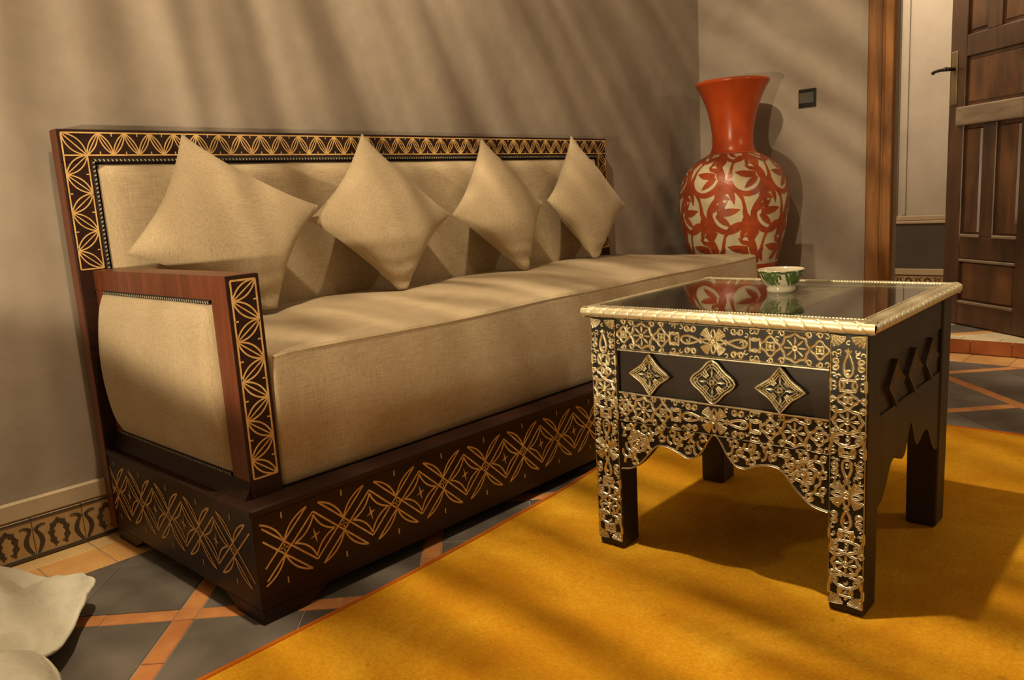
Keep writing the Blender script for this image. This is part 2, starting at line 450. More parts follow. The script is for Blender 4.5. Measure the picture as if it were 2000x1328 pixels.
for i in range(-5, 8):
    for j in range(-4, 8):
        s0, s1 = S0+i*SP+HW, S0+(i+1)*SP-HW
        d0, d1 = D0+j*DP+HW, D0+(j+1)*DP-HW
        sm, dm = (s0+s1)/2, (d0+d1)/2
        for sa, sb in ((s0, sm), (sm, s1)):
            for da, db in ((d0, dm), (dm, d1)):
                p = field([sd(sa, da), sd(sb, da), sd(sb, db), sd(sa, db)])
                if p: tile('grey_tile', p, TILE_GREY, floor)
        # strips along d (constant s) and along s (constant d)
        n = 3
        for k in range(n):
            da, db = d0+(d1-d0)*k/n, d0+(d1-d0)*(k+1)/n
            p = field([sd(s0-2*HW, da), sd(s0, da), sd(s0, db), sd(s0-2*HW, db)])
            if p: tile('terracotta_strip', p, TILE_ORANGE, floor)
            sa, sb = s0+(s1-s0)*k/n, s0+(s1-s0)*(k+1)/n
            p = field([sd(sa, d0-2*HW), sd(sb, d0-2*HW), sd(sb, d0), sd(sa, d0)])
            if p: tile('terracotta_strip', p, TILE_ORANGE, floor)
        p = field([sd(s0-2*HW, d0-2*HW), sd(s0, d0-2*HW), sd(s0, d0), sd(s0-2*HW, d0)])
        if p: tile('terracotta_square', p, TILE_ORANGE, floor)
BB = 0.757                          # front of the skirting frieze
x = -1.15
while x < BX1-0.01:
    x1 = min(x+0.136, BX1)
    tile('honey_border_tile', [(x, BY0), (x1, BY0), (x1, 0.70), (x, 0.70)], TILE_BORDER, floor)
    x = x1
x = -1.15
while x < BX1-0.01:
    x1 = min(x+0.272, BX1)
    tile('sand_liner_tile', [(x, 0.70), (x1, 0.70), (x1, WY), (x, WY)], TILE_LINER, floor)
    x = x1
y = -1.35
while y < WY-0.01:
    y1 = min(y+0.17, WY)
    tile('honey_border_tile', [(BX1, y), (RX+0.075, y), (RX+0.075, y1), (BX1, y1)], TILE_BORDER, floor)
    y = y1

# ---- skirting: pale plaster band above a frieze of relief tiles
bb = MB(); bb.box(XL, RX, BB, WY, 0.108, 0.152, 0.003)
bb.box(XL, RX, BB+0.006, WY, 0.0, 0.108)
sk = struct(bb.build('baseboard_back', [TRIM_LIGHT]))
def frieze_mesh():
    M = MB()
    M.box(-0.0565, 0.0565, -0.004, 0.004, 0.004, 0.105, 0.001)
    mp = lambda u, v, h: (u, -0.004-h, v)
    S = []
    def oval(cx, cz, a, b, wdt, jag):
        pts = []; ws = []
        for i in range(41):
            t = radians(-62)+radians(304)*i/40
            r = 1
            pts.append((cx+a*cos(t), cz+b*sin(t)))
            ws.append(wdt*(1+jag*(1 if i % 5 < 2 else -0.4)))
        return (pts, ws, 0.0016, False)
    S.append(oval(0.0, 0.050, 0.0175, 0.031, 0.0115, 0.4))
    S.append(([(0.0, 0.078), (0.0, 0.090)], [0.010, 0.002], 0.0016, False))
    for sx in (-1, 1):
        c = sx*0.0565
        S.append(([(c-sx*(0.0125*sin(pi*t/12)+0.0045), 0.014+0.06*t/12) for t in range(13)], [0.006+0.006*sin(pi*t/12) for t in range(13)], 0.0016, False))
        S.append(([(c-sx*(0.006+0.022*(t/8)**1.4), 0.074+0.020*(t/8)-0.012*(t/8)**3) for t in range(9)], [0.011-0.001*t for t in range(9)], 0.0016, False))
    S.append(([(-0.0565, 0.0085), (0.0565, 0.0085)], 0.009, 0.0016, False))
    S.append(([(-0.0565, 0.101), (0.0565, 0.101)], 0.007, 0.0016, False))
    M.strokes(S, mp, 1)
    o = M.build('frieze_tile', [FRIEZE_TAN, FRIEZE_DARK], sk)
    return o
ft = frieze_mesh()
ft.location = (-0.236, BB+0.004, 0)
k = 0
for i in range(-8, 29):
    xx = -0.236+i*0.1145
    if i == 0 or xx > RX-0.06: continue
    inst('frieze_tile', ft.data, sk, (xx, BB+0.004, 0))
br = MB(); br.box(RX-0.016, RX, DY0+0.11, BB, 0.108, 0.152, 0.003)
br.box(RX-0.010, RX, DY0+0.11, BB, 0.0, 0.108)
skr = struct(br.build('baseboard_right', [TRIM_LIGHT]))
for i in range(7):
    yy = BB-0.075-i*0.1145
    if yy-0.06 < DY0+0.11: break
    inst('frieze_tile', ft.data, skr, (RX-0.010, yy, 0), -pi/2)

# ---- doorway: pine casing, step, corridor
tr1 = struct(MB().box(RX-0.022, RX+0.02, DY0+0.045, DY0+0.105, 0.0, DH+0.1, 0.006).box(RX-0.010, RX+0.02, DY0+0.034, DY0+0.046, 0.0, DH+0.02).box(RX-0.020, RX+0.03, DY0-0.003, DY0+0.036, 0.0, DH, 0.007, seg=2).build('trim_1', PINE))
struct(MB().box(RX-0.022, RX+0.02, DY1-0.105, DY1-0.045, 0.0, DH+0.1, 0.006).box(RX-0.010, RX+0.02, DY1-0.046, DY1-0.034, 0.0, DH+0.02).box(RX-0.020, RX+0.03, DY1-0.036, DY1+0.003, 0.0, DH, 0.007, seg=2).build('trim_2', PINE))
struct(MB().box(RX-0.022, RX+0.02, DY1-0.105, DY0+0.105, DH+0.03, DH+0.1, 0.006).box(RX-0.014, RX+0.2, DY1, DY0, DH-0.01, DH+0.03, 0.004).build('trim_3', PINE))
SZ = 0.066
step = struct(MB().box(RX+0.085, CX1, -2.2, WY+0.4, -0.1, SZ-0.0025).build('floor_corridor', GROUT))
for k in range(4):
    y0 = DY0-0.16*k; y1 = max(y0-0.16, DY1)
    if y0-y1 < 0.01: break
    M = MB().box(-0.006, 0.006, (y1-y0)/2+0.001, (y0-y1)/2-0.001, -0.031, 0.0315, 0.0012)
    M.build('riser_tile', TILE_RED, step, (RX+0.082, (y0+y1)/2, 0.0325))
# corridor floor: small diagonal lattice of grey, honey and cream tiles
for i in range(-4, 10):
    for j in range(-3, 14):
        s0, d0 = 2.55+i*0.36, 2.95+j*0.36
        def fl(p):
            for a, b, c in ((-1, 0, -(RX+0.15)), (1, 0, CX1), (0, 1, 0.6), (0, -1, 1.1)):
                p = clip_poly(p, a, b, c)
                if len(p) < 3: return None
            return p
        p = fl([sd(s0, d0), sd(s0+0.28, d0), sd(s0+0.28, d0+0.28), sd(s0, d0+0.28)])
        if p: tile('corridor_tile', p, TILE_GREY if (i+j) % 2 else TILE_CREAM, step, SZ)
        p = fl([sd(s0+0.28, d0), sd(s0+0.36, d0), sd(s0+0.36, d0+0.28), sd(s0+0.28, d0+0.28)])
        if p: tile('corridor_strip', p, TILE_BORDER, step, SZ)
        p = fl([sd(s0, d0+0.28), sd(s0+0.36, d0+0.28), sd(s0+0.36, d0+0.36), sd(s0, d0+0.36)])
        if p: tile('corridor_strip', p, TILE_BORDER, step, SZ)
y = -0.9
while y < 0.6:
    tile('sill_tile', [(RX+0.076, y), (RX+0.15, y), (RX+0.15, y+0.15), (RX+0.076, y+0.15)], TILE_CREAM, step, SZ)
    y += 0.15
wc = struct(MB().box(CX1, CX1+0.2, -2.2, WY+0.6, 0, CH).build('wall_corridor_far', PLASTER_LIGHT))
struct(MB().box(RX+0.08, CX1, WY+0.4, WY+0.6, 0, CH).box(RX, RX+0.08, WY+0.2, WY+0.6, 0, CH).build('wall_corridor_left', PLASTER_LIGHT))
struct(MB().box(RX+0.2, CX1, -2.4, -2.2, 0, CH).build('wall_corridor_right', PLASTER_LIGHT))
struct(MB().box(CX1-0.012, CX1, -2.2, WY+0.4, 0.190, 0.478, 0.002).build('trim_4', DADO))
struct(MB().box(CX1-0.022, CX1, -2.2, WY+0.4, 0.478, 0.497, 0.004).box(CX1-0.015, CX1, -2.2, WY+0.4, 0.497, 0.53, 0.005).build('trim_5', TRIM_LIGHT))
bc = struct(MB().box(CX1-0.024, CX1, -2.2, WY+0.4, 0.150, 0.190, 0.003).box(CX1-0.014, CX1, -2.2, WY+0.4, SZ, 0.15).build('baseboard_corridor', TRIM_LIGHT))
for i in range(9):
    o = inst('frieze_tile', ft.data, bc, (CX1-0.016, 0.72-i*0.1145, SZ-0.006), -pi/2)
    o.scale = (1, 1, 0.85)
struct(MB().box(CX1-0.028, CX1, 0.345, 0.385, 0.53, CH, 0.010, seg=2).box(CX1-0.014, CX1, 0.295, 0.315, 0.53, CH, 0.006, seg=2).build('trim_6', PLASTER_LIGHT))

# ---- panelled door leaf standing ajar in the corridor
DW, DT = 0.54, 0.042
dA = Vector((3.557-0.607*0.0, -0.331, 0)); ddir = Vector((-0.607, -0.795, 0)).normalized()
door = bpy.data.objects.new('door_1', None); COL.objects.link(door); struct(door)
# local x along the leaf from the free edge, local -y faces the room
fe = dA - ddir*0.072
door.location = (fe.x, fe.y, SZ+0.006)
door.rotation_euler = (0, 0, atan2(ddir.y, ddir.x))
def dz(z): return z-SZ-0.006
DTOP = 2.10
# which local side faces the camera?
nrm = Vector((-ddir.y, ddir.x, 0))
fs_ = 1 if nrm.dot(CAM-dA) > 0 else -1
def dbox(x0, x1, z0, z1, y0, y1, bev=0.003):
    ya, yb = sorted((fs_*y0, fs_*y1))
    return MB().box(x0, x1, ya, yb, dz(z0), dz(z1), bev)
SX = [0.0, 0.102, 0.222, 0.302, 0.442, DW]
dbox(SX[0], SX[1], 0.072, DTOP, -DT/2, DT/2).build('door_stile', DOORWOOD, door)
dbox(SX[4], SX[5], 0.072, DTOP, -DT/2, DT/2).build('door_stile', DOORWOOD, door)
for z0, z1 in ((0.072, 0.177), (0.388, 0.492), (1.305, 1.40), (2.0, 2.10)):
    dbox(SX[1], SX[4], z0, z1, -DT/2+0.002, DT/2-0.002).build('door_rail', DOORWOOD, door)
mr_ = MB(); ya, yb = sorted((fs_*(-DT/2), fs_*(DT/2+0.022)))
mr_.box(SX[1]-0.03, SX[4]+0.03, ya, yb, dz(1.0), dz(1.085), 0.006, seg=2)
mr_.build('door_rail', DOORRAIL, door)['label'] = 'pale grey moulded middle rail'
for z0, z1 in ((0.492, 1.0), (1.40, 2.0)):
    dbox(SX[2], SX[3], z0, z1, -DT/2+0.002, DT/2-0.002).build('door_mullion', DOORWOOD, door)
def panel(x0, x1, z0, z1):
    M = MB()
    ya, yb = sorted((fs_*(-0.010), fs_*0.004)); M.box(x0, x1, ya, yb, dz(z0), dz(z1))
    ya, yb = sorted((fs_*(-0.014), fs_*0.013)); M.box(x0+0.014, x1-0.014, ya, yb, dz(z0+0.014), dz(z1-0.014), 0.007)
    M.build('door_panel', DOORPANEL, door)
for z0, z1 in ((0.492, 1.0), (1.40, 2.0)):
    panel(SX[1], SX[2], z0, z1); panel(SX[3], SX[4], z0, z1)
panel(SX[1], SX[4], 1.085, 1.305); panel(SX[1], SX[4], 0.177, 0.388)
# pale beads painting the highlights on the ledges under the panels
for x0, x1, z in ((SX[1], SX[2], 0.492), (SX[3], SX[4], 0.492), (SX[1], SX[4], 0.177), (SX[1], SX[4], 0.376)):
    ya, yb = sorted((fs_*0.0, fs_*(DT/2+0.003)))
    MB().box(x0, x1, ya, yb, dz(z-0.004), dz(z+0.010), 0.003).build('ledge_highlight', DOORRAIL, door)
hp = MB(); ya, yb = sorted((fs_*DT/2, fs_*(DT/2+0.004)))
hp.box(0.012, 0.052, ya, yb, dz(1.10), dz(1.34), 0.002)
lp = hp.build('lock_plate', PLATE, door)
hh = MB()
hh.tube([(0.032, fs_*(DT/2+0.002), dz(1.262)), (0.032, fs_*(DT/2+0.045), dz(1.262))], 0.009, 10)
hh.tube([(0.036, fs_*(DT/2+0.045), dz(1.262)), (0.0, fs_*(DT/2+0.05), dz(1.264)), (-0.04, fs_*(DT/2+0.05), dz(1.262)), (-0.055, fs_*(DT/2+0.047), dz(1.258))], [0.010, 0.008, 0.007, 0.009], 10)
hh.build('door_handle', IRON, door)

# ---- light switch
sw = thing('light_switch', 'small black square wall switch with grey rocker beside the pine door casing', 'light switch', (RX, 0.211, 1.172))
MB().box(-0.009, 0.0, -0.0415, 0.0415, -0.0415, 0.0415, 0.003, seg=2).build('switch_frame', BLACKPLASTIC, sw)
bmx = MB()
bmx.prism([(-0.009, -0.0225), (-0.0135, -0.0225), (-0.0165, 0.0245), (-0.009, 0.0245)], 'y', -0.034, 0.034)
rk = bmx.build('rocker', GREYPLASTIC, sw)

# ------------------------------------------------------------------ rug
def rug():
    t = thing('rug', 'large ochre yellow felt rug with orange edge under the metal-clad table', 'rug')
    # outline, left edge first (beside the sofa), slightly bowed
    E = [(-1.2, -0.115), (-0.16, -0.084), (0.1, -0.082), (0.25, -0.080), (0.544, -0.062), (0.888, -0.036), (1.065, -0.012), (1.5, 0.012), (1.95, 0.03)]
    def ytop(x):
        for a, b in zip(E, E[1:]):
            if x <= b[0]: 
                q = (x-a[0])/(b[0]-a[0]); return a[1]+(b[1]-a[1])*q
        return E[-1][1]
    def xr(y): return 1.990-0.053*(y+0.72)*1.0
    Y1 = -2.35; nx, ny = 110, 80; X0 = -1.2
    def P(u, v):
        y0 = Y1
        # iterate for the skewed right edge
        y = v
        xe = xr(ytop(1.9)+(Y1-ytop(1.9))*v)
        x = X0+(xe-X0)*u
        yt = ytop(x); y = yt+(Y1-yt)*v
        e = min(u*3.1, (1-u)*3.1, v*2.3, (1-v)*2.3)
        z = 0.0105+0.0012*noise.noise((x*3, y*3, 0))+0.0006*noise.noise((x*14, y*14, 3))
        if e < 0.02: z -= 0.004*(1-e/0.02)**2
        return (x, y, z)
    M = MB(); M.grid(P, nx, ny)
    pile = M.build('rug_pile', RUG, t)
    B = MB()
    per = [P(i/nx, 0) for i in range(nx+1)]+[P(1, j/ny) for j in range(1, ny+1)]+[P(1-i/nx, 1) for i in range(1, nx+1)]+[P(0, 1-j/ny) for j in range(1, ny)]
    B.tube([(p[0], p[1], 0.0058) for p in per], 0.0056, 6, closed=True)
    B.build('rug_edge_shade', RUGEDGE, t)  # added rim that carries the painted edge shading
rug()

# ------------------------------------------------------------------ carved ornament
def arc(p, q, bulge, n=9):
    dx, dy = q[0]-p[0], q[1]-p[1]
    return [(p[0]+dx*t/n-dy*bulge*4*(t/n)*(1-t/n), p[1]+dy*t/n+dx*bulge*4*(t/n)*(1-t/n)) for t in range(n+1)]
def leaf_border(L, W, n, wd=0.0034, start=0, ends=True, bg=0.17):
    """zigzag of lens leaves between two ruled lines, u along L, v across W"""
    S = [([(0, 0), (L, 0)], wd, 0.0008, False), ([(0, W), (L, W)], wd, 0.0008, False)]
    if ends and n < 40: S += [([(0, 0), (0, W)], wd, 0.0008, False), ([(L, 0), (L, W)], wd, 0.0008, False)]
    p = L/n
    for i in range(n):
        a = (i*p, 0 if (i+start) % 2 == 0 else W); b = ((i+1)*p, W-a[1])
        for bl in (bg, 0.0, -bg):
            S.append((arc(a, b, bl), wd*(0.9 if bl else 0.75), 0.0008, False))
        m_ = a[1]
        S.append(([((i+1)*p, a[1]), ((i+1)*p, a[1]+(0.16 if a[1] == 0 else -0.16)*W)], wd*0.8, 0.0008, False))
    return S
def lattice_border(L, P0, per, n, hz, H, wd=0.0038, u_lo=0.0, u_hi=1e9):
    """double-line crosses, rhombs with a concave diamond and star between them"""
    S = []
    hA = hz; dl = per*0.105; mm = hA/(per/2-dl)
    def add(pts, w_=wd):
        q = [p for p in pts if u_lo <= p[0] <= u_hi]
        if len(q) > 1: S.append((q, w_, 0.0008, False))
    def seg(a, b, k=10): return [(a[0]+(b[0]-a[0])*t/k, a[1]+(b[1]-a[1])*t/k) for t in range(k+1)]
    for i in range(n):
        u = P0+i*per
        for sx in (1, -1):
            # from the far rhomb corner through the cross to a free end
            a = (u-sx*per/2, -hA); e = (u+sx*(H/mm-dl), H)
            add(seg(a, e)); 
            a2 = (u-sx*per/2, hA); e2 = (u+sx*(H/mm-dl), -H)
            add(seg(a2, e2))
            add(arc((u, mm*dl), e, 0.13*sx)); add(arc((u, -mm*dl), e2, -0.13*sx))
        for sy in (1, -1):
            add([(u, sy*H*0.93), (u, sy*H*1.12)], wd*0.9)
        for sx, sy in ((1, 0), (-1, 0), (0, 1), (0, -1)):
            add([(u+sx*dl*0.15, sy*dl*mm*0.15), (u+sx*dl*0.6, sy*dl*mm*0.6)], wd*0.7)
        c = u+per/2
        R_, V_ = (per/2-dl)*0.86, hA*0.86
        q = [(c, V_), (c+R_, 0), (c, -V_), (c-R_, 0)]
        for k in range(4): add(arc(q[k], q[(k+1) % 4], -0.13 if True else 0))
        s_ = 0.017
        for ang in (0.25, 0.25+pi/2):
            pts = [(c+cos(ang)*s_*t*0.62, sin(ang)*s_*t) if False else (c+cos(ang)*s_*0.7*t, sin(ang)*s_*t) for t in (-1, -0.5, 0, 0.5, 1)]
            if u_lo <= c-0.02 and c+0.02 <= u_hi: S.append((pts, [0.0006, 0.003, 0.0048, 0.003, 0.0006], 0.0008, False))
    return S

# ------------------------------------------------------------------ sofa
sofa = thing('sofa', 'long dark carved wooden sofa with one upholstered arm and beige linen back', 'sofa')
SL, SD, SH = 2.18, 0.714, 1.0236
# base box
b = MB(); b.box(0.0, 2.26, 0.0, SD-0.001, 0.028, 0.224, 0.002)
base = b.build('base', MAHOG, sofa)
MB().box(-0.004, 2.264, -0.004, SD-0.001, 0.222, 0.2405, 0.004).build('base_ledge', MAHOG, base)
ZC = 0.142
pr = MB(); pr.strokes(lattice_border(2.2, 0.062, 0.1425, 16, 0.052, 0.067, u_lo=0.006, u_hi=2.25), lambda u, v, h: (u, -h, ZC+v), 0, flat=True)
pr.build('carved_front_lattice', CARVED, base)['label'] = 'pale carved lattice of crosses and diamonds'
pr = MB(); pr.strokes(lattice_border(0.7, 0.088, 0.1465, 5, 0.052, 0.067, u_lo=0.004, u_hi=0.708), lambda u, v, h: (-h, u, ZC-0.004+v), 0, flat=True)
pr.build('carved_end_lattice', CARVED, base)['label'] = 'pale carved lattice on the sofa end'
def bracket(cx, cy, sx, sy):
    M = MB()
    prof = [(0, 0), (0.10, 0), (0.115, 0.010), (0.135, 0.020), (0.15, 0.0285), (0, 0.0285)]
    M.prism([(cx+sx*p[0], p[1]) for p in prof], 'y', cy, cy+sy*0.03)
    M.prism([(cy+sy*max(p[0], 0.03), p[1]) for p in prof], 'x', cx, cx+sx*0.03)
    fix_normals(M.build('foot', MAHOG, sofa))
bracket(0.0, 0.0, 1, 1); bracket(0.0, SD-0.001, 1, -1); bracket(2.26, 0.0, -1, 1); bracket(2.26, SD-0.001, -1, -1)
# back frame: stiles and top rail, side edges coloured as the same wood in stronger light
FW = 0.078
back = MB()
back.box(0.0, SL, SD, 0.752, SH-FW, SH, 0.002)
back.box(0.0, FW-0.008, SD, 0.752, 0.03, SH-FW, 0.002)
back.box(SL-FW+0.008, SL, SD, 0.752, 0.03, SH-FW, 0.002)
back.box(FW-0.008, SL-FW+0.008, SD+0.014, 0.752, 0.03, SH-FW)
bk = back.build('back_frame', MAHOG, sofa)
MB().box(-0.0025, -0.0002, SD, 0.752, 0.03, SH-0.001).build('back_edge_lit', MAHOG_LIT, bk)['label'] = 'outer edge of the back frame in the reddish lit wood tone'
mb_ = lambda u, v, h: (u, SD-h, v)
bw = 0.053
pr = MB()
S = leaf_border(SL-0.016-2*bw, bw, 66, start=0, bg=0.125)
S = [([(a+bw, c) for a, c in pts], w_, h, cl) for pts, w_, h, cl in S]
for q0, q1 in (((0, bw), (bw, 0)), ((SL-0.016, bw), (SL-0.016-bw, 0))):
    S += [(arc(q0, q1, bl), 0.003, 0.0008, False) for bl in (0.19, 0, -0.19)]
S += [([(0, bw), (bw, bw)], 0.0034, 0.0008, False), ([(SL-0.016-bw, bw), (SL-0.016, bw)], 0.0034, 0.0008, False), ([(0, 0), (0, bw)], 0.0034, 0.0008, False), ([(SL-0.016, 0), (SL-0.016, bw)], 0.0034, 0.0008, False)]
pr.strokes([([(0.008+a, SH-0.0085-bw+c) for a, c in pts], w_, h, cl) for pts, w_, h, cl in S], mb_, 0, flat=True)
pr.build('carved_top_border', CARVED, bk)['label'] = 'pale carved leaf border along the top rail'
for x0, lab in ((0.008, 'carved_stile_border'), (SL-0.008-bw, 'carved_stile_border')):
    pr = MB()
    S = leaf_border(0.272 if x0 < 1 else 0.40, bw, 6 if x0 < 1 else 9, start=1 if x0 < 1 else 0)
    pr.strokes([([(x0+c, SH-0.0085-bw-a) for a, c in pts], w_, h, cl) for pts, w_, h, cl in S], mb_, 0, flat=True)
    pr.build(lab, CARVED, bk)
# back upholstery
def uph_back(u, v):
    x = FW+0.004+(SL-2*FW-0.008)*u; z = 0.40+(SH-FW-0.006-0.40)*v
    e = min(u*(SL-2*FW)/0.05, (1-u)*(SL-2*FW)/0.05, (1-v)*0.54/0.05, 1)
    e = max(0, e); q = sqrt(1-(1-e)**2)
    return (x, SD+0.006-0.024*q-0.002*noise.noise((x*5, 0, z*5)), z)
M = MB(); M.grid(uph_back, 120, 36); M.build('back_upholstery', LINEN, sofa)
def braid(path, nrm_, name, parent, wid=0.009):
    """dark braid with ivory stitches along a 3D path (list of corner points); nrm_ is the outward direction"""
    D = MB(); Wt = MB(); nrm_ = Vector(nrm_)
    for a, c in zip(path, path[1:]):
        a, c = Vector(a), Vector(c); t = (c-a).normalized(); s_ = t.cross(nrm_)
        L_ = (c-a).length; n = int(L_/0.010)
        cs = [(-wid/2, 0), (-wid/4, 0.0028), (wid/4, 0.0028), (wid/2, 0)]
        D.add([a+s_*x_+nrm_*h_ for x_, h_ in cs]+[c+s_*x_+nrm_*h_ for x_, h_ in cs], [[0, 1, 5, 4], [1, 2, 6, 5], [2, 3, 7, 6]])
        for i in range(n):
            p = a+t*(L_*(i+0.5)/n)
            q = [p-t*0.0028-s_*0.0022, p+t*0.0002-s_*0.0026, p+t*0.0028+s_*0.0022, p-t*0.0002+s_*0.0026]
            Wt.add([x_+nrm_*0.0034 for x_ in q], [[0, 1, 2, 3]])
    d = D.build(name, BRAID, parent)
    Wt.build('braid_stitching', BRAIDW, d)['kind'] = 'stuff'
braid([(FW-0.006, SD, 0.42), (FW-0.006, SD, SH-FW+0.004), (SL-FW+0.006, SD, SH-FW+0.004), (SL-FW+0.006, SD, 0.42)], (0, -1, 0), 'back_braid', sofa)
# arm
AX0, AX1, AY0, AY1, AZ0, AZ1 = 0.033, 0.100, 0.051, SD-0.001, 0.2405, 0.686
arm = bpy.data.objects.new('arm', None); COL.objects.link(arm); arm.parent = sofa
MB().box(AX0, AX1, AY0, AY0+0.066, AZ0, AZ1).build('arm_post', MAHOG_LIT, arm)
MB().box(AX0, AX1, AY1-0.055, AY1, AZ0, AZ1-0.048, 0.002).build('arm_rear_post', MAHOG_LIT, arm)
MB().box(AX0, AX1, AY0+0.066, AY1, AZ1-0.048, AZ1).build('arm_top_rail', MAHOG_LIT, arm)
M = MB(); M.prism([(AX0-0.016, AZ0), (AX0+0.02, AZ0), (AX0+0.02, AZ0+0.036), (AX0-0.0005, AZ0+0.036), (AX0-0.003, AZ0+0.020)], 'y', AY0+0.001, AY1)
fix_normals(M.build('arm_bottom_rail', MAHOG, arm))
MB().box(AX0+0.012, AX1-0.002, AY0+0.066, AY1-0.055, AZ0+0.036, AZ1-0.048).build('arm_core', MAHOG, arm)
MB().box(AX0-0.001, AX1+0.001, AY0-0.0025, AY0-0.0003, AZ0, AZ1-0.001).build('arm_front_shade', MAHOG, arm)  # thin added sheet giving the post front its shaded wood tone
pr = MB(); S = leaf_border(0.395, 0.052, 10, 0.0038, start=1)
pr.strokes([([(AX0+0.0075+c, AZ1-0.010-a) for a, c in pts], w_, h+0.0026, cl) for pts, w_, h, cl in S], lambda u, v, h: (u, AY0-h, v), 0, flat=True)
pr.build('carved_arm_border', CARVED, arm)['label'] = 'pale carved leaf border on the arm front'
def uph_arm(u, v):
    y0, y1, z0, z1 = AY0+0.070, AY1-0.030, AZ0+0.040, AZ1-0.052
    y = y0+(y1-y0)*u; z = z0+(z1-z0)*v
    e1 = min(u/0.06, (1-u)/0.09, 1); e2 = min(v/0.16, (1-v)/0.13, 1)
    q = sqrt(max(0, 1-(1-e1)**2))*sqrt(max(0, 1-(1-e2)**2))
    k_ = 0.5+0.5*u
    return (AX0+0.006-(0.012+0.034*k_*sin(pi*min(max(v, 0), 1)*0.94+0.1)**0.8)*q-0.0015*noise.noise((y*6, z*6, 1)), y, z)
M = MB(); M.grid(uph_arm, 60, 48); M.build('arm_upholstery', LINEN, arm)
braid([(AX0, AY1-0.055, AZ1-0.053), (AX0, AY0+0.070, AZ1-0.053)], (-1, 0, 0), 'arm_braid', arm, 0.010)
braid([(AX0, AY0+0.070, AZ0+0.04), (AX0, AY1-0.03, AZ0+0.04)], (-1, 0, 0), 'arm_braid', arm, 0.008)

# ------------------------------------------------------------------ seat mattress
def mattress():
    x0, x1, y0, y1, z0, z1 = 0.104, 2.237, 0.0546, 0.690, 0.2415, 0.522
    bm = bmesh.new(); bmesh.ops.create_cube(bm, size=1)
    for v in bm.verts: v.co = ((x0+x1)/2+v.co.x*(x1-x0), (y0+y1)/2+v.co.y*(y1-y0), (z0+z1)/2+v.co.z*(z1-z0))
    bmesh.ops.bevel(bm, geom=list(bm.edges), offset=0.014, segments=3, affect='EDGES', profile=0.6)
    # cut into a grid so it can sag and bulge
    for ax, lo, hi, n in ((0, x0, x1, 90), (1, y0, y1, 28), (2, z0, z1, 14)):
        for i in range(1, n):
            c = [0, 0, 0]; c[ax] = lo+(hi-lo)*i/n; nn = [0, 0, 0]; nn[ax] = 1
            bmesh.ops.bisect_plane(bm, geom=bm.verts[:]+bm.edges[:]+bm.faces[:], plane_co=c, plane_no=nn)
    for v in bm.verts:
        X, Y, Z = v.co
        u = (X-x0)/(x1-x0); w_ = (Y-y0)/(y1-y0); h = (Z-z0)/(z1-z0)
        cr = 0.020*min(1, 6*u)*min(1, 6*(1-u))*sin(pi*min(1, max(0, w_*0.75)))**0.8
        v.co.z += h*(cr+0.006*noise.noise((X*2.2, Y*3.0, 0)))+h*0.0025*noise.noise((X*9, Y*9, 4))
        if w_ < 0.5:
            v.co.y -= 0.008*sin(pi*h)*(1-w_*2)+0.005*noise.noise((X*3.5, Z*5, 7))*sin(pi*min(1, h*0.8+0.2))
        if u > 0.97: v.co.x += 0.004*sin(pi*h)
    o = MB().bm(bm, 0, True).build('seat_mattress', LINEN)
    P = MB()
    pts = []
    for i in range(61):
        X = x0+0.01+(x1-x0-0.02)*i/60
        pts.append((X, y0+0.0005-0.005*noise.noise((X*3.5, z1*5, 7))*0.3, z1-0.008+0.006*noise.noise((X*2.2, y0*3, 0))))
    P.tube(pts, 0.0026, 6)
    P.build('edge_piping', LINEN, o)
    return o
tag(mattress(), 'long thick beige linen seat mattress lying on the carved sofa base', 'mattress')

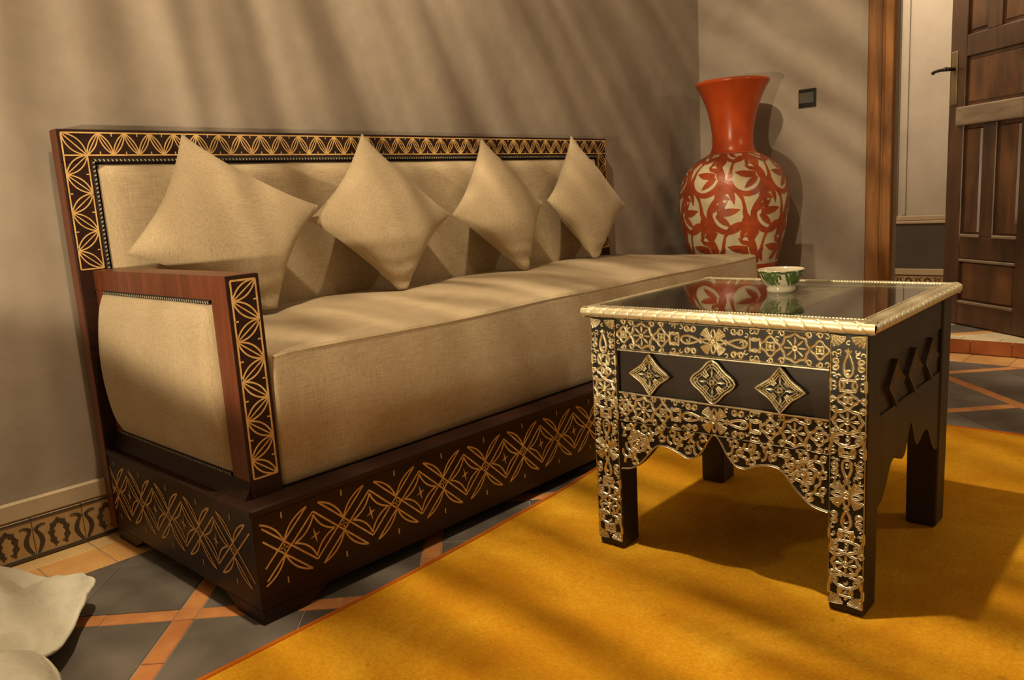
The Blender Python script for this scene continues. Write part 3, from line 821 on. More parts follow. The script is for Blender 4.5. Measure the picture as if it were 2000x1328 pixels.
# ------------------------------------------------------------------ throw pillows
def pillow(T, R_, B_, L_, label, seed, thick=0.062):
    T, R_, B_, L_ = map(Vector, (T, R_, B_, L_))
    c = (T+R_+B_+L_)/4
    n_ = (R_-L_).cross(T-B_).normalized()
    if n_.y > 0: n_ = -n_                     # towards the room
    N = 36
    def P(u, v, side):
        u, v = 0.5-0.5*cos(pi*u), 0.5-0.5*cos(pi*v)      # finer towards the seams
        a, b_ = 2*u-1, 2*v-1
        p = (L_*(1-u)*(1-v)*1.0+T*u*(1-v)*0+Vector((0, 0, 0)))
        # bilinear: corners in order B(0,0) R(1,0) T(1,1) L(0,1)
        p = B_*(1-u)*(1-v)+R_*u*(1-v)+T*u*v+L_*(1-u)*v
        # sides pulled in between the pointed corners
        k_ = 0.125
        pull = k_*((1-a*a)*abs(b_)**3+(1-b_*b_)*abs(a)**3)
        q = c+(p-c)*(1-pull)
        h = ((1-a*a)*(1-b_*b_))
        h = max(0, h)**0.48*thick*1.05*(1-0.18*a*a*b_*b_)
        wr_ = 0.0045*noise.noise((u*4+seed, v*4, side*3))*min(1, h/0.02)
        crn = 0.0035*sin((a+b_)*16+3*noise.noise((u*3, v*3, seed)))*max(0, 1-((1+a)**2+(1+b_)**2)*1.3)*min(1, h/0.01)
        res = q+n_*(side*h+side*(wr_+crn))
        res.z = max(res.z, B_.z+0.026)           # pressed flat on the seat
        return res
    M = MB()
    M.grid(lambda u, v: P(u, v, 1), N, N); M.grid(lambda u, v: P(u, v, -1), N, N)
    bm = bmesh.new(); me = bpy.data.meshes.new('t'); me.from_pydata(M.v, [], M.f); bm.from_mesh(me)
    bmesh.ops.remove_doubles(bm, verts=bm.verts[:], dist=1e-4)
    bmesh.ops.recalc_face_normals(bm, faces=bm.faces[:])
    o = MB().bm(bm, 0, True).build('throw_pillow', LINEN)
    bpy.data.meshes.remove(me)
    # sewn edge
    per = [P(t/24, 0, 0) for t in range(24)]+[P(1, t/24, 0) for t in range(24)]+[P(1-t/24, 1, 0) for t in range(24)]+[P(0, 1-t/24, 0) for t in range(24)]
    E_ = MB()
    for q in range(4): E_.tube([per[(q*24+t) % 96] for t in range(25)], 0.0020, 5)
    E_.build('sewn_edge', LINEN, o)
    return tag(o, label, 'pillow', 'throw pillows along the sofa back')
pillow((0.285, 0.676, 1.009), (0.612, 0.588, 0.81), (0.392, 0.505, 0.526), (0.080, 0.610, 0.722), 'largest tilted beige linen pillow resting over the sofa arm', 1.0, 0.066)
pillow((0.866, 0.688, 1.020), (1.132, 0.602, 0.759), (0.850, 0.525, 0.519), (0.592, 0.605, 0.771), 'beige linen pillow on its corner, next to the one over the sofa arm', 4.2)
pillow((1.392, 0.688, 1.014), (1.605, 0.602, 0.774), (1.420, 0.525, 0.519), (1.147, 0.605, 0.754), 'beige linen pillow on its corner, second from the armless sofa end', 7.7)
pillow((1.908, 0.688, 1.029), (2.145, 0.602, 0.740), (1.835, 0.530, 0.521), (1.640, 0.605, 0.778), 'beige linen pillow on its corner at the armless sofa end', 11.3)

# ------------------------------------------------------------------ filigree motifs (a along, b across)
def circ(cx, cy, r, n=14, lob=0, amp=0.0, ph=0.0):
    return [(cx+r*(1+amp*cos(lob*(2*pi*i/n)+ph))*cos(2*pi*i/n), cy+r*(1+amp*cos(lob*(2*pi*i/n)+ph))*sin(2*pi*i/n)) for i in range(n)]
def spiral(cx, cy, r0, r1, a0, turns, n=14):
    return [(cx+(r0+(r1-r0)*i/n)*cos(a0+turns*2*pi*i/n), cy+(r0+(r1-r0)*i/n)*sin(a0+turns*2*pi*i/n)) for i in range(n+1)]
FW_ = 0.0064; FH = 0.0021
def f_rosette(a, b, r):
    S = [(circ(a, b, r, 32, 8, 0.07), FW_*1.1, FH, True), (circ(a, b, r*0.16, 8), FW_*1.1, FH*1.7, True)]
    for k in range(8):
        t = 2*pi*k/8
        S.append(([(a+cos(t)*r*q, b+sin(t)*r*q) for q in (0.22, 0.5, 0.72, 0.86)], [0.002, FW_*0.9, FW_*0.9, 0.002], FH, False))
    return S
def f_tear(a, b, L, W, sg=1):
    pts = [(a+sg*L*(0.5*cos(t)), b+W/2*sin(t)*sin(t/2)**1.1) for t in [2*pi*i/20 for i in range(20)]]
    tip = a+sg*L*0.5
    return [(pts, FW_*0.95, FH, True),
            ([(tip-sg*L*0.08, b-W*0.10), (tip+sg*L*0.12, b+W*0.26)], FW_*0.9, FH, False), ([(tip-sg*L*0.08, b+W*0.10), (tip+sg*L*0.12, b-W*0.26)], FW_*0.9, FH, False),
            ([(tip+sg*L*0.06, b), (tip+sg*L*0.22, b)], [FW_*1.6, 0.002], FH*1.2, False)]
def f_scrolls(a, b, off, r):
    S = []
    for sy in (1, -1):
        for sx in (1, -1):
            S.append((spiral(a+sx*r*1.05, b+sy*off, r, r*0.35, (pi if sx > 0 else 0), sx*sy*1.25), FW_*0.85, FH, False))
    return S
def f_square(a, b, s):
    q = s/2
    return [([(a-q, b-q*1.15), (a, b-q*1.3), (a+q, b-q*1.15), (a+q, b+q*1.15), (a, b+q*1.3), (a-q, b+q*1.15)], FW_*0.9, FH, True)]
def f_curls(a, b, w, L):
    S = []
    for sy in (1, -1):
        S.append((arc((a-L/2, b+sy*w*0.10), (a+L/2, b+sy*w*0.44), 0.28*sy, 8), FW_, FH, False))
        S.append((arc((a+L/2, b+sy*w*0.08), (a-L/2, b+sy*w*0.42), -0.22*sy, 8), FW_, FH, False))
        S.append((spiral(a, b+sy*w*0.30, L*0.26, L*0.10, 0, 1.2*sy, 10), FW_*0.8, FH, False))
    return S
def f_flower(a, b, r, w):
    S = [(circ(a, b, r*0.13, 8), FW_*1.3, FH*1.9, True)]
    for k in range(4):
        t = pi/2*k
        p, q = (a+cos(t)*r*0.18, b+sin(t)*r*0.18), (a+cos(t)*r*0.95, b+sin(t)*r*0.95)
        for bl in (0.22, -0.22): S.append((arc(p, q, bl, 6), FW_*0.8, FH, False))
        t2 = t+pi/4
        for d in (-0.30, -0.1, 0.1, 0.30):
            S.append(([(a+cos(t2+d*0.6)*r*0.25, b+sin(t2+d*0.6)*r*0.25), (a+cos(t2+d)*r*1.15, b+sin(t2+d)*r*1.15)], [FW_*0.5, FW_*1.0], FH*0.9, False))
    return S
def f_quat(a, b, r):
    return [(circ(a, b, r, 24, 4, 0.17, 0), FW_, FH, True), (circ(a, b, r*0.5, 16, 4, 0.25, pi), FW_*0.8, FH, True), (circ(a, b, r*0.14, 6), FW_, FH*1.5, True)]
def f_fan(a, b, w, sg):
    S = []
    for sy in (1, -1):
        for k in range(5):
            t = 0.16+0.30*k
            S.append(([(a+sg*0.0, b+sy*w*0.48), (a+sg*w*0.40*sin(t), b+sy*(w*0.48-w*0.42*cos(t)))], [FW_*0.6, FW_], FH, False))
    return S
def strip_motifs(L, w, seq):
    """lay motifs one after another; seq entries: (kind, length)"""
    S = []; a = 0.0
    for kind, l in seq:
        c = a+l/2
        if kind == 'rosette': S += f_rosette(c, 0, min(l, w)*0.44); S += [(spiral(c+sx*w*0.40, sy*w*0.40, w*0.10, w*0.03, 0, 1.2), FW_*0.8, FH, False) for sx in (1, -1) for sy in (1, -1)]
        elif kind in 'tT': 
            S += f_tear(c, 0, l*0.8, w*0.34, 1 if kind == 't' else -1); S += f_scrolls(c, 0, w*0.36, w*0.105)
        elif kind == 'square': S += f_square(c, 0, l*0.9)+[(arc((a, sy*w*0.22), (a+l, sy*w*0.22), -0.25*sy, 6), FW_, FH, False) for sy in (1, -1)]+[(arc((a, sy*w*0.46), (a+l, sy*w*0.46), 0.3*sy, 6), FW_, FH, False) for sy in (1, -1)]
        elif kind == 'curls': S += f_curls(c, 0, w, l)
        elif kind == 'flower': S += f_flower(c, 0, min(l, w)*0.52, w)
        elif kind == 'quat': S += f_quat(c, 0, min(l*0.5, w*0.36)*0.85)+[(spiral(c, sy*w*0.42, w*0.10, w*0.03, 0, 1.2*sy), FW_*0.8, FH, False) for sy in (1, -1)]
        elif kind == 'fan': S += f_fan(a, 0, w, 1); 
        elif kind == 'fanend': S += f_fan(a+l, 0, w, -1)
        a += l
    # small curls wherever the sheet would otherwise stay open
    occ = [p for pts, wd, h, c in S for p in pts]
    rnd = random.Random(int(L*1000)+int(w*977))
    st = 0.0088; ny = max(3, int(w/st))
    for i in range(int(a/st)):
        for j in range(ny):
            x_ = (i+0.5+0.25*(j % 2))*st; y_ = -w*0.46+w*0.92*(j+0.5)/ny
            if min((abs(p[0]-x_)+abs(p[1]-y_) for p in occ), default=1) > 0.0088:
                t0 = rnd.uniform(0, 6.28)
                S.append((spiral(x_, y_, 0.0048, 0.0026, t0, rnd.choice((0.75, -0.75)), 7), FW_*0.62, FH*0.9, False))
    k = L/a
    S = [([(p[0]*k, max(-w*0.485, min(w*0.485, p[1]))) for p in pts], wd, h, c) for pts, wd, h, c in S]
    S += [([(0, sy*w*0.49), (L, sy*w*0.49)], 0.0016, FH*0.8, False) for sy in (1, -1)]
    return S

# ------------------------------------------------------------------ coffee table
TX, TY, TA, TW, TD, TH = 0.681, -0.9054, radians(1.175), 0.585, 0.545, 0.535
table = thing('coffee_table', 'square wooden coffee table clad in pierced silvery brass with glass top', 'table', (TX, TY, 0.0125), TA)
T0 = 0.0125
LW = 0.068
# local: x = depth away from camera side (0..TD), y = width (0..TW)
def leg(u0, v0):
    M = MB()
    bm = bmesh.new(); bmesh.ops.create_cube(bm, size=1)
    for v in bm.verts:
        v.co = (u0+LW*(v.co.x+0.5), v0+LW*(v.co.y+0.5), (TH-T0)*(v.co.z+0.5))
    bmesh.ops.bevel(bm, geom=[e for e in bm.edges], offset=0.003, segments=1, affect='EDGES', profile=0.5)
    for v in bm.verts:
        if v.co.z < 0.012:
            s_ = 0.93
            v.co.x = u0+LW/2+(v.co.x-u0-LW/2)*s_; v.co.y = v0+LW/2+(v.co.y-v0-LW/2)*s_
    M.bm(bm)
    return M.build('leg', BLACKWOOD, table)
legs = [leg(0, 0), leg(0, TW-LW), leg(TD-LW, 0), leg(TD-LW, TW-LW)]
SCAL = [(0.0, 0.198), (0.03, 0.205), (0.056, 0.226), (0.086, 0.260), (0.108, 0.267), (0.135, 0.262), (0.162, 0.251), (0.183, 0.256), (0.200, 0.276), (0.212, 0.297), (0.2245, 0.310)]
HALF = 0.2245
def scallop(L):
    """bottom edge from 0..L as (t,z), symmetric"""
    k = (L/2)/HALF
    pts = []
    # smooth by Catmull-Rom
    P_ = [SCAL[0]]+SCAL+[(2*HALF-SCAL[-2][0], SCAL[-2][1])]
    for i in range(1, len(P_)-2):
        for q in range(4):
            t = q/4; a, b_, c, d = P_[i-1], P_[i], P_[i+1], P_[i+2]
            f = lambda j: 0.5*((2*b_[j])+(-a[j]+c[j])*t+(2*a[j]-5*b_[j]+4*c[j]-d[j])*t*t+(-a[j]+3*b_[j]-3*c[j]+d[j])*t**3)
            pts.append((f(0)*k, f(1)-T0))
    pts.append((L/2, SCAL[-1][1]-T0))
    return pts+[(L-x_, z_) for x_, z_ in pts[-2::-1]]
def apron(along, fixed0, fixed1, off, name):
    """front/back: along='y'; sides: along='x'"""
    L_ = (TW if along == 'y' else TD)-2*LW
    bot = scallop(L_)
    poly = [(LW+t, z) for t, z in bot]+[(LW+L_, 0.372-T0), (LW, 0.372-T0)]
    M = MB(); M.prism(poly, 'x' if along == 'y' else 'y', fixed0, fixed1)
    return fix_normals(M.build(name, BLACKWOOD, table))
apron('y', 0.004, 0.022, 0, 'apron'); apron('y', TD-0.022, TD-0.004, 0, 'apron')
apron('x', 0.004, 0.022, 0, 'side_apron'); apron('x', TW-0.022, TW-0.004, 0, 'side_apron')
MB().box(0.004, 0.022, LW, TW-LW, 0.468-T0, TH-T0).build('top_rail', BLACKWOOD, table)
MB().box(TD-0.022, TD-0.004, LW, TW-LW, 0.372-T0, TH-T0).build('back_panel', BLACKWOOD, table)
for v0, v1 in ((0.004, 0.022), (TW-0.022, TW-0.004)):
    MB().box(LW, TD-LW, v0, v1, 0.468-T0, TH-T0).build('top_rail', BLACKWOOD, table)
    MB().box(LW, TD-LW, v0+0.004, v1-0.004, 0.372-T0, 0.468-T0).build('side_panel', BLACKWOOD, table)
drawer = MB().box(0.010, 0.022, LW, TW-LW, 0.3725-T0, 0.4675-T0, 0.001).build('drawer_front', DRAWERWOOD, table)
# brass cladding on the front
LEGSEQ = [('fan', 0.03), ('T', 0.062), ('square', 0.026), ('quat', 0.036), ('rosette', 0.056), ('curls', 0.026), ('square', 0.024), ('t', 0.056), ('flower', 0.056), ('T', 0.052), ('square', 0.024), ('curls', 0.026), ('rosette', 0.054), ('curls', 0.026), ('square', 0.022), ('fanend', 0.02)]
for v0 in (0.0, TW-LW):
    zt, zb = TH-T0-0.004, 0.016
    S = strip_motifs(zt-zb, LW-0.006, LEGSEQ)
    M = MB(); M.strokes(S, lambda a, b_, h: (-0.0006-h, v0+LW/2-b_, zt-a), 0)
    o = M.build('leg_filigree', BRASS, legs[0] if v0 == 0 else legs[1])
    MB().box(-0.0006, -0.0001, v0+0.003, v0+LW-0.003, zb, zt).build('leg_backing', DARKBACK, legs[0] if v0 == 0 else legs[1])
RAILSEQ = [('quat', 0.034), ('rosette', 0.056), ('quat', 0.038), ('square', 0.022), ('t', 0.05), ('flower', 0.05), ('T', 0.05), ('square', 0.022), ('quat', 0.038), ('rosette', 0.056), ('quat', 0.034)]
Lr = TW-2*LW
zc = (0.468+TH)/2-T0-0.001; wr_ = TH-0.468-0.004
M = MB(); M.strokes(strip_motifs(Lr, wr_, RAILSEQ), lambda a, b_, h: (0.0034-h, LW+a, zc+b_), 0)
M.build('rail_filigree', BRASS, table)
MB().box(0.0034, 0.0039, LW, TW-LW, 0.469-T0, TH-T0-0.001).build('rail_backing', DARKBACK, table)
# lower apron: a matching strip and scrollwork down to the scalloped edge
M = MB()
w2 = 0.062; zc2 = 0.372-T0-w2/2
bot = scallop(Lr)
def zbot(t):
    for a, c in zip(bot, bot[1:]):
        if a[0] <= t <= c[0]: return a[1]+(c[1]-a[1])*((t-a[0])/(c[0]-a[0]+1e-9))
    return bot[-1][1]
S = strip_motifs(Lr, w2, RAILSEQ)
S = [([(p[0], p[1]) for p in pts], wd, h, c) for pts, wd, h, c in S]
M.strokes(S, lambda a, b_, h: (0.0034-h, LW+a, max(zc2+b_, zbot(min(max(a, 0), Lr))+0.001)), 0)
S2 = []
random.seed(3)
def inside(t, z, mg=0.004): return 0.003 < t < Lr-0.003 and z > zbot(t)+mg and z < zc2-w2/2-0.002
for row in range(7):
    z = zc2-w2/2-0.010-row*0.0155
    for q in range(26):
        t = (q+0.5+(row % 2)*0.5)*Lr/26
        if not inside(t, z, 0.008): continue
        sgn = 1 if t < Lr/2 else -1
        kind = (q*3+row*5) % 4
        if kind == 0: L_ = spiral(t, z, 0.0085, 0.002, random.uniform(0, 6), 1.35*sgn, 12)
        elif kind == 1: L_ = arc((t-0.008*sgn, z-0.007), (t+0.007*sgn, z+0.008), 0.3*sgn, 7)
        elif kind == 2: L_ = circ(t, z, 0.0065, 14, 5, 0.2)
        else: L_ = arc((t-0.002*sgn, z+0.009), (t+0.006*sgn, z-0.009), -0.25*sgn, 7)
        L_ = [p for p in L_ if inside(p[0], p[1], 0.002)]
        if len(L_) > 2: S2.append((L_, FW_*0.95, FH, False))
for cx_ in (0.045, Lr-0.045): S2 += f_rosette(cx_, 0.268-T0, 0.021)
M.strokes([s_ for s_ in S2], lambda a, b_, h: (0.0034-h, LW+a, b_), 0)
M.strokes([([(t, z+0.0022) for t, z in bot], 0.004, 0.0024, False)], lambda a, b_, h: (0.0034-h, LW+a, b_), 0)
M.build('apron_filigree', BRASS, table)
bk_ = MB(); bk_.prism([(LW+t, z+0.001) for t, z in bot]+[(LW+Lr, 0.371-T0), (LW, 0.371-T0)], 'x', 0.0034, 0.0039)
fix_normals(bk_.build('apron_backing', DARKBACK, table))
M = MB()
for z in (0.3735, 0.4665): M.box(0.001, 0.006, LW, TW-LW, z-T0-0.0012, z-T0+0.0012)
M.build('panel_fillet', BRASS, table)
# diamonds on the drawer (bent plates)
def diamond_shape(kind, n=40):
    pts = []
    for i in range(n):
        t = 2*pi*i/n
        if kind == 0:      # concave-sided square standing on its corner
            q = t/(pi/2); k_ = int(q) % 4; f = q-int(q)
            r = 1/(abs(cos(t))+abs(sin(t)))
            r *= 1-0.13*sin(pi*f)**1.0 if True else 1
            r *= 1.0
        else:              # lobed quatrefoil diamond
            r = 0.74+0.26*abs(cos(2*t))**1.6-0.06*abs(sin(4*t))
        pts.append((r*cos(t), r*sin(t)))
    return pts
def diamond(cv, cz, kind, side=False):
    hw, hh_ = 0.0500, 0.0455
    sh = diamond_shape(kind)
    if side: base_ = lambda a, b_, h: (cv+a, 0.0078-h*0.75, cz-T0+b_)
    else: base_ = lambda a, b_, h: (0.0095-h, cv+a, cz-T0+b_)
    M = MB(); n = len(sh)
    vs = []
    rings = [(1.0, 0.0), (1.0, 0.010), (0.72, 0.007), (0.45, 0.006), (0.15, 0.008)]
    for s_, h in rings: vs += [base_(x_*hw*s_, z_*hh_*s_, h+(0.004*(x_*x_+z_*z_)*s_*s_ if kind == 0 and h > 0 else 0)) for x_, z_ in sh]
    fs = [[j*n+i, j*n+(i+1) % n, (j+1)*n+(i+1) % n, (j+1)*n+i] for j in range(len(rings)-1) for i in range(n)]+[[(len(rings)-1)*n+i for i in range(n)]]
    M.add(vs, fs)
    mat = DARKMETAL if side else BRASS
    p = fix_normals(M.build('diamond_plate', DARKBACK if not side else mat, drawer if not side else table))
    M = MB(); S = []
    for s_, w_ in ((0.95, 0.0044), (0.80, 0.003), (0.66, 0.003)):
        S.append(([(x_*hw*s_, z_*hh_*s_) for x_, z_ in sh], w_, 0.0026, True))
    for k_ in range(4):
        t = pi/2*k_
        c_, d_ = cos(t), sin(t)
        S.append(([(c_*0.010, d_*0.010), (c_*0.019, d_*0.019), (c_*0.028, d_*0.027)], [0.002, 0.0055, 0.002], 0.003, False))
        S.append((spiral(c_*hw*0.72, d_*hh_*0.72, 0.0065, 0.002, t, 1.2, 10), 0.0028, 0.0026, False))
        t2 = t+pi/4
        for d2 in (-0.22, 0.0, 0.22):
            S.append(([(cos(t2+d2)*0.014, sin(t2+d2)*0.0135), (cos(t2+d2)*0.029, sin(t2+d2)*0.027)], 0.0034, 0.0024, False))
    S.append((circ(0, 0, 0.0042, 8), 0.005, 0.005, True))
    S.append((circ(0, 0, 0.0095, 16, 4, 0.2), 0.0026, 0.003, True))
    def mp(a, b_, h):
        x_, z_ = a/hw, b_/hh_; r2 = x_*x_+z_*z_
        return base_(a, b_, 0.0085+h+(0.004*r2 if kind == 0 else 0))
    M.strokes(S, mp, 0)
    if not side: M.build('diamond_filigree', BRASS, drawer)
for cv, kd in ((0.436, 0), (0.294, 1), (0.156, 0)): diamond(cv, 0.420, kd)
for cu in (0.155, 0.2725, 0.39): diamond(cu, 0.418, 0, side=True)
# top: board, glass, rope moulding
OV = 0.013; ZT0, ZT1 = TH-T0, 0.5585-T0
MB().box(-OV+0.004, TD+OV-0.004, -OV+0.004, TW+OV-0.004, ZT0, ZT1-0.009).build('top_board', DARKBACK, table)
FRW = 0.052
glass = MB().box(0.012, TD-0.012, 0.012, TW-0.012, ZT1-0.0055, ZT1-0.0012, 0.0008).build('glass_top', GLASS, table)
# filigree lying below the glass
M = MB(); 
S = strip_motifs(TW-0.05, 0.045, RAILSEQ)
for xc in (0.040, TD-0.040): M.strokes(S, lambda a, b_, h: (xc+b_, 0.025+a, ZT1-0.009+h*0.8), 0)
S = strip_motifs(TD-0.16, 0.11, [('rosette', 0.11), ('t', 0.09), ('flower', 0.11), ('T', 0.09), ('rosette', 0.11)])
M.strokes(S, lambda a, b_, h: (0.08+a, TW/2-0.06+b_, ZT1-0.009+h*0.8), 0)
M.build('top_filigree', INLAY, table)
def rope(p, q, out, name='rope_moulding'):
    """half-round edge with slanting grooves that mirror at the middle"""
    p, q, out = Vector(p), Vector(q), Vector(out); t = (q-p).normalized(); L_ = (q-p).length
    n = int(L_/0.0012); R_ = (ZT1-ZT0)/2
    def P(u, v):
        ang = -pi/2+pi*1.28*v
        s_ = u*L_; c_ = s_-L_/2
        ph = (abs(c_)/0.033 + v*1.1) % 1.0
        g = max(0.0, 1-min(ph, 1-ph)/0.06)
        r = R_*(1-0.26*g)*(1+0.015*noise.noise((s_*120, v*6, 0)))
        return p+t*s_+out*(r*cos(ang)*1.15)+Vector((0, 0, (ZT0+ZT1)/2+r*sin(ang)))
    M = MB(); M.grid(P, n, 12)
    return M.build(name, ROPE, table)
e = OV-0.010
rope((-e, -e-0.010, 0), (-e, TW+e+0.010, 0), (-1, 0, 0)); rope((TD+e, -e-0.010, 0), (TD+e, TW+e+0.010, 0), (1, 0, 0))
rope((-e-0.010, -e, 0), (TD+e+0.010, -e, 0), (0, -1, 0)); rope((-e-0.010, TW+e, 0), (TD+e+0.010, TW+e, 0), (0, 1, 0))
# flat metal frame around the glass with a milled inner edge
M = MB()
def ring_bar(x0, x1, y0, y1): M.box(x0, x1, y0, y1, ZT1-0.009, ZT1-0.0006, 0.0008)
ring_bar(-e-0.004, 0.012, -e, TW+e); ring_bar(TD-0.012, TD+e+0.004, -e, TW+e)
ring_bar(0.012, TD-0.012, -e-0.004, 0.012); ring_bar(0.012, TD-0.012, TW-0.012, TW+e+0.004)
M.build('top_frame', ROPE, table)
M = MB()
n = 90
for i in range(n):
    y = 0.014+(TW-0.028)*i/n
    for x in (0.0125, TD-0.0150): M.box(x, x+0.0025, y, y+0.0040, ZT1-0.0012, ZT1+0.0006)
for i in range(80):
    x = 0.016+(TD-0.034)*i/80
    for y in (0.0125, TW-0.015): M.box(x, x+0.0040, y, y+0.0025, ZT1-0.0012, ZT1+0.0006)
M.build('milled_edge', BRASS, table)['kind'] = 'stuff'

# ------------------------------------------------------------------ small bowl
bw_ = thing('bowl', 'small cream footed bowl with green brush strokes standing on the glass tabletop', 'bowl', (1.010, -0.600, 0.5574))
prof = [(0.0, 0.0035), (0.026, 0.003), (0.0285, 0.0), (0.0315, 0.0), (0.0315, 0.009), (0.029, 0.0125), (0.034, 0.0165), (0.0405, 0.025), (0.046, 0.037), (0.0500, 0.050), (0.0518, 0.0555), (0.0510, 0.0568), (0.0492, 0.0555), (0.0465, 0.046), (0.041, 0.032), (0.031, 0.020), (0.015, 0.015), (0.0, 0.014)]
bw_.scale = (0.97, 0.97, 0.88)
bo = MB().lathe(prof, (0, 0), 48).build('bowl_body', BOWL_CREAM, bw_)
def bowl_r(z):
    pts = [(0.034, 0.0165), (0.0405, 0.025), (0.046, 0.037), (0.0500, 0.050), (0.0518, 0.0555)]
    for a, c in zip(pts, pts[1:]):
        if a[1] <= z <= c[1]: return a[0]+(c[0]-a[0])*(z-a[1])/(c[1]-a[1])
    return pts[0][0] if z < 0.02 else pts[-1][0]
S = []
for k in range(20):
    th = 2*pi*k/20
    if k % 4 < 2:
        for d in (-0.02, 0.17): S.append(([(th+d+0.30*q/6, 0.051-0.034*q/6) for q in range(7)], [0.0015+0.0062*sin(pi*q/6) for q in range(7)], 0, False))
    else:
        S.append(([(th+0.10*cos(t_*0.9), 0.034+0.012*sin(t_*0.9)) for t_ in range(7)], [0.0050]*7, 0, False))
        S.append(([(th-0.16+0.06*q/5, 0.050-0.028*q/5) for q in range(6)], [0.005, 0.006, 0.005, 0.004, 0.003, 0.001], 0, False))
    S.append(([(th+0.4*q/6, 0.0520-0.002*(k % 2)) for q in range(7)], 0.0052, 0, False))
def bmap(th_u, z, h):
    z = min(max(z, 0.0168), 0.0552); r = bowl_r(z)+0.0005+h
    return (r*cos(th_u), r*sin(th_u), z)
# widths are metres, angle is radians: convert through a mean radius
S = [([(p[0]*0.045, p[1]) for p in pts], w_, h, c) for pts, w_, h, c in S]
M = MB(); M.strokes(S, lambda a, b_, h: bmap(a/0.045, b_, h), 0, flat=True)
M.build('brushwork', BOWL_GREEN, bo)

# ------------------------------------------------------------------ big floor vase
VX, VY = 2.80, 0.442
vase = thing('floor_vase', 'tall orange red floor vase with cream body painted in red scrolling leaves', 'vase', (VX, VY, 0.0))
VP = [(0.118, 0.0), (0.130, 0.006), (0.132, 0.03), (0.130, 0.10), (0.140, 0.20), (0.164, 0.33), (0.192, 0.42), (0.207, 0.47), (0.226, 0.55), (0.240, 0.62), (0.249, 0.69), (0.249, 0.75), (0.238, 0.81), (0.213, 0.862), (0.175, 0.90), (0.135, 0.925), (0.108, 0.940), (0.096, 0.965), (0.092, 1.0), (0.096, 1.05), (0.106, 1.105), (0.121, 1.16), (0.140, 1.205), (0.153, 1.230), (0.161, 1.243), (0.165, 1.250), (0.165, 1.258), (0.159, 1.263), (0.150, 1.256), (0.130, 1.20), (0.100, 1.11), (0.084, 1.04), (0.084, 0.98), (0.12, 0.92)]
def crom(P_, n=4):
    out = []
    for i in range(len(P_)-1):
        a = P_[max(i-1, 0)]; b_ = P_[i]; c = P_[i+1]; d = P_[min(i+2, len(P_)-1)]
        for q in range(n):
            t = q/n
            out.append(tuple(0.5*((2*b_[j])+(-a[j]+c[j])*t+(2*a[j]-5*b_[j]+4*c[j]-d[j])*t*t+(-a[j]+3*b_[j]-3*c[j]+d[j])*t**3) for j in (0, 1)))
    return out+[P_[-1]]
VPS = crom(VP, 4)
ib = next(i for i, p in enumerate(VPS) if p[1] > 0.425); it = next(i for i, p in enumerate(VPS) if p[1] > 0.938)
MB().lathe(VPS[:ib+1], (0, 0), 72).build('vase_foot', VASE_RED, vase)
vb = MB().lathe(VPS[ib:it+1], (0, 0), 72).build('vase_body', VASE_CREAM, vase)
MB().lathe(VPS[it:], (0, 0), 72).build('vase_neck', VASE_RED, vase)
body = VPS[ib:it+1]
# arc length along the body profile
sl = [0.0]
for a, c in zip(body, body[1:]): sl.append(sl[-1]+math.hypot(c[0]-a[0], c[1]-a[1]))
STOT = sl[-1]
def vmap(u, s_, h):
    """u in units of mean circumference (radius 0.25), s_ from the top down"""
    q = min(max(STOT-s_, 0.002), STOT-0.001)
    for i in range(len(sl)-1):
        if sl[i] <= q <= sl[i+1]:
            t = (q-sl[i])/(sl[i+1]-sl[i]+1e-9); a, c = body[i], body[i+1]
            r = a[0]+(c[0]-a[0])*t; z = a[1]+(c[1]-a[1])*t; break
    th = u/0.25
    return ((r+0.0012+h)*cos(th), (r+0.0012+h)*sin(th), z)
def vleaf(x, y, ang, L_, W_, bend=0.0):
    pts = []; ws = []
    for q in range(9):
        t = q/8; a = ang+bend*t
        pts.append((x+cos(ang+bend*t*0.5)*L_*t, y+sin(ang+bend*t*0.5)*L_*t)); ws.append(max(0.001, W_*sin(pi*(t*0.9+0.08))**0.9*(1-t*0.25)))
    return (pts, ws, 0, False)
def vtaper(pts, w0, w1): return (pts, [w0+(w1-w0)*i/(len(pts)-1) for i in range(len(pts))], 0, False)
NC = 8; UC = 2*pi*0.25/NC; K = 0.00080
S = []
def smooth(pts, ws):
    q = crom([(p[0], p[1]) for p in pts], 4); v = crom([(w_, 0) for w_ in ws], 4)
    return q, [max(0.001, a[0]) for a in v]
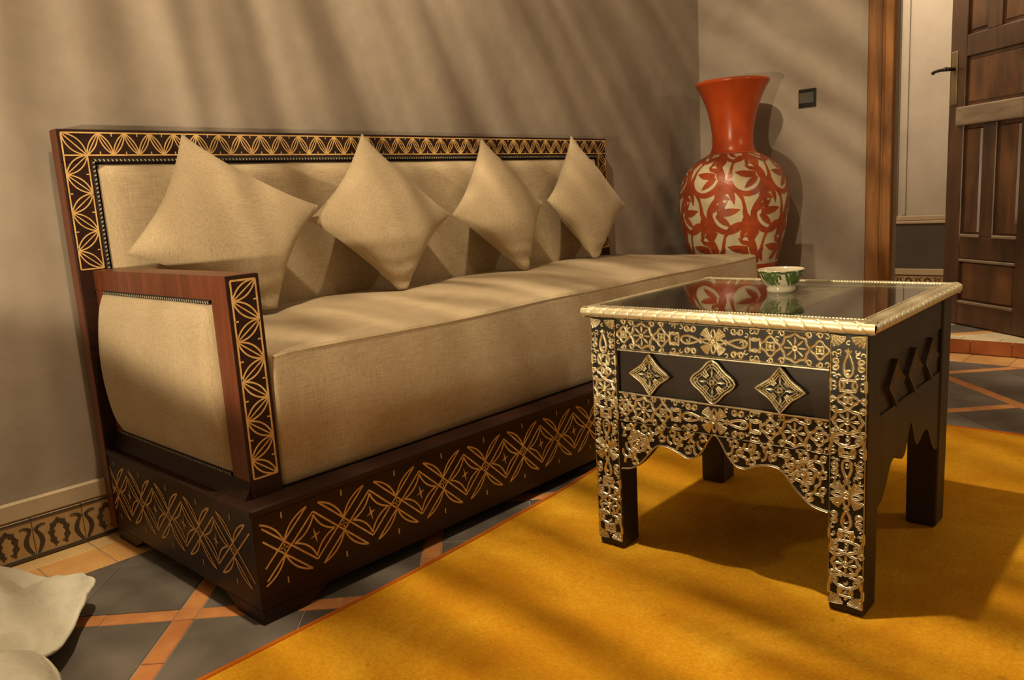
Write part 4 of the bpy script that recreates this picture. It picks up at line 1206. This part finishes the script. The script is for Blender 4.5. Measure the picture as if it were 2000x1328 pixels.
for ri in range(-1, 5):
    sc = 0.165+0.168*ri; m_ = 1 if ri % 2 == 0 else -1
    for k in range(NC):
        cu = (k+(0.5 if ri % 2 else 0.0)-0.1*ri)*UC
        def V(pts, ws):
            q, v = smooth(pts, ws)
            S.append(([(cu+m_*x_*K, sc+y_*K) for x_, y_ in q], [w_*K*0.80 for w_ in v], 0, False))
        V([(-100, -80), (-116, 10), (-92, 70), (-50, 97), (0, 100), (55, 70), (84, 12), (72, -36), (44, -80), (24, -140)], [20, 28, 32, 34, 38, 44, 46, 44, 34, 3])
        V([(40, -10), (0, -8), (-45, -14), (-88, -24)], [30, 52, 44, 2])
        V([(44, 6), (16, 30), (-12, 52), (-36, 72)], [24, 46, 36, 2])
        V([(66, -20), (36, -40), (2, -50), (-22, -76)], [30, 34, 28, 2])
        V([(60, 88), (100, 50), (132, 0), (140, -44)], [30, 46, 34, 2])
        V([(60, 92), (100, 84), (130, 74), (160, 60)], [30, 44, 36, 2])
        V([(50, 100), (86, 114), (110, 122), (134, 132)], [28, 40, 30, 2])
        V([(-100, -80), (-64, -130), (-14, -150), (26, -140)], [22, 34, 38, 24])
        V([(-108, 30), (-112, 80), (-100, 120), (-92, 160)], [26, 40, 34, 2])
        V([(52, 100), (84, 150), (88, 200), (72, 250)], [30, 34, 30, 4])
S.append(([(2*pi*0.25*i/72, 0.004) for i in range(73)], 0.014, 0, False))
S2_ = []
for pts, ws, h, c in S:
    ok = [i for i, p in enumerate(pts) if 0.003 < p[1] < STOT-0.02]
    if len(ok) > 2:
        S2_.append(([pts[i] for i in ok], [ws[i] for i in ok] if isinstance(ws, list) else ws, 0, False))
M = MB(); M.strokes(S2_, vmap, 0, flat=True)
M.build('painted_scrollwork', VASE_PAINT, vb)

# ------------------------------------------------------------------ white quilt heaped on the floor
quilt = thing('quilt', 'crumpled white cotton quilt heaped on the tiled floor beside the sofa end', 'quilt', (-0.5, 0.3, 0))
def puffy(outline, z_edge, z_mid, seed, name, lift=None):
    """closed soft shape: outline given as (x,y) list, z at the rim and in the middle"""
    P_ = crom(outline+[outline[0]], 6)[:-1]; n = len(P_)
    cx = sum(p[0] for p in P_)/n; cy = sum(p[1] for p in P_)/n
    M = MB(); R = 18
    def pt(i, j, top):
        t = j/R; x = cx+(P_[i][0]-cx)*t; y = cy+(P_[i][1]-cy)*t
        e = sqrt(max(0, 1-t**5))
        zr = z_edge if lift is None else z_edge+lift(P_[i][0], P_[i][1])*t
        if top:
            wv = 0.018*noise.noise((x*9, y*7, seed))+0.020*noise.noise((x*24, y*15, seed+3))+0.006*noise.noise((x*50, y*40, seed+9))-0.055*max(0, 0.30-abs(noise.noise((x*11+y*6, y*9-x*4, seed+5))))
            z = zr+(z_mid-z_edge)*e+wv*min(1, (1-t)*6)
        else:
            z = max(0.003, zr-0.020*e-(zr-0.012)*max(0, 1-t*1.25))
        return (x-quilt.location.x, y-quilt.location.y, max(z, 0.003))
    vs = []
    for top in (1, 0):
        for j in range(1, R+1):
            for i in range(n): vs.append(pt(i, j, top))
    vs.append(pt(0, 0, 1)); vs.append(pt(0, 0, 0))
    fs = []
    for s_ in (0, 1):
        o = s_*R*n
        for j in range(R-1):
            for i in range(n):
                fs.append([o+j*n+i, o+j*n+(i+1) % n, o+(j+1)*n+(i+1) % n, o+(j+1)*n+i])
        for i in range(n): fs.append([2*R*n+s_, o+i, o+(i+1) % n])
    for i in range(n): fs.append([(R-1)*n+i, (R-1)*n+(i+1) % n, R*n+(R-1)*n+(i+1) % n, R*n+(R-1)*n+i])
    M.add(vs, fs, 0, True)
    o = fix_normals(M.build(name, QUILT, quilt))
    T_ = MB(); T_.tube([vs[(R-1)*n+i] for i in range(n)], 0.0045, 6, closed=True)
    T_.build('corded_edge', QUILT, o)
    return o
puffy([(-0.300, 0.672), (-0.258, 0.555), (-0.215, 0.430), (-0.180, 0.365), (-0.238, 0.280), (-0.287, 0.196), (-0.345, 0.150), (-0.48, 0.20), (-0.75, 0.22), (-0.90, 0.45), (-0.72, 0.64), (-0.48, 0.70)], 0.050, 0.085, 1.0, 'quilt_fold', lambda x, y: 0.012 if x > -0.22 else 0.0)
puffy([(-0.40, 0.215), (-0.352, 0.165), (-0.345, 0.100), (-0.356, 0.030), (-0.40, -0.10), (-0.55, -0.16), (-0.78, -0.06), (-0.82, 0.14), (-0.60, 0.225)], 0.048, 0.105, 5.0, 'quilt_fold')
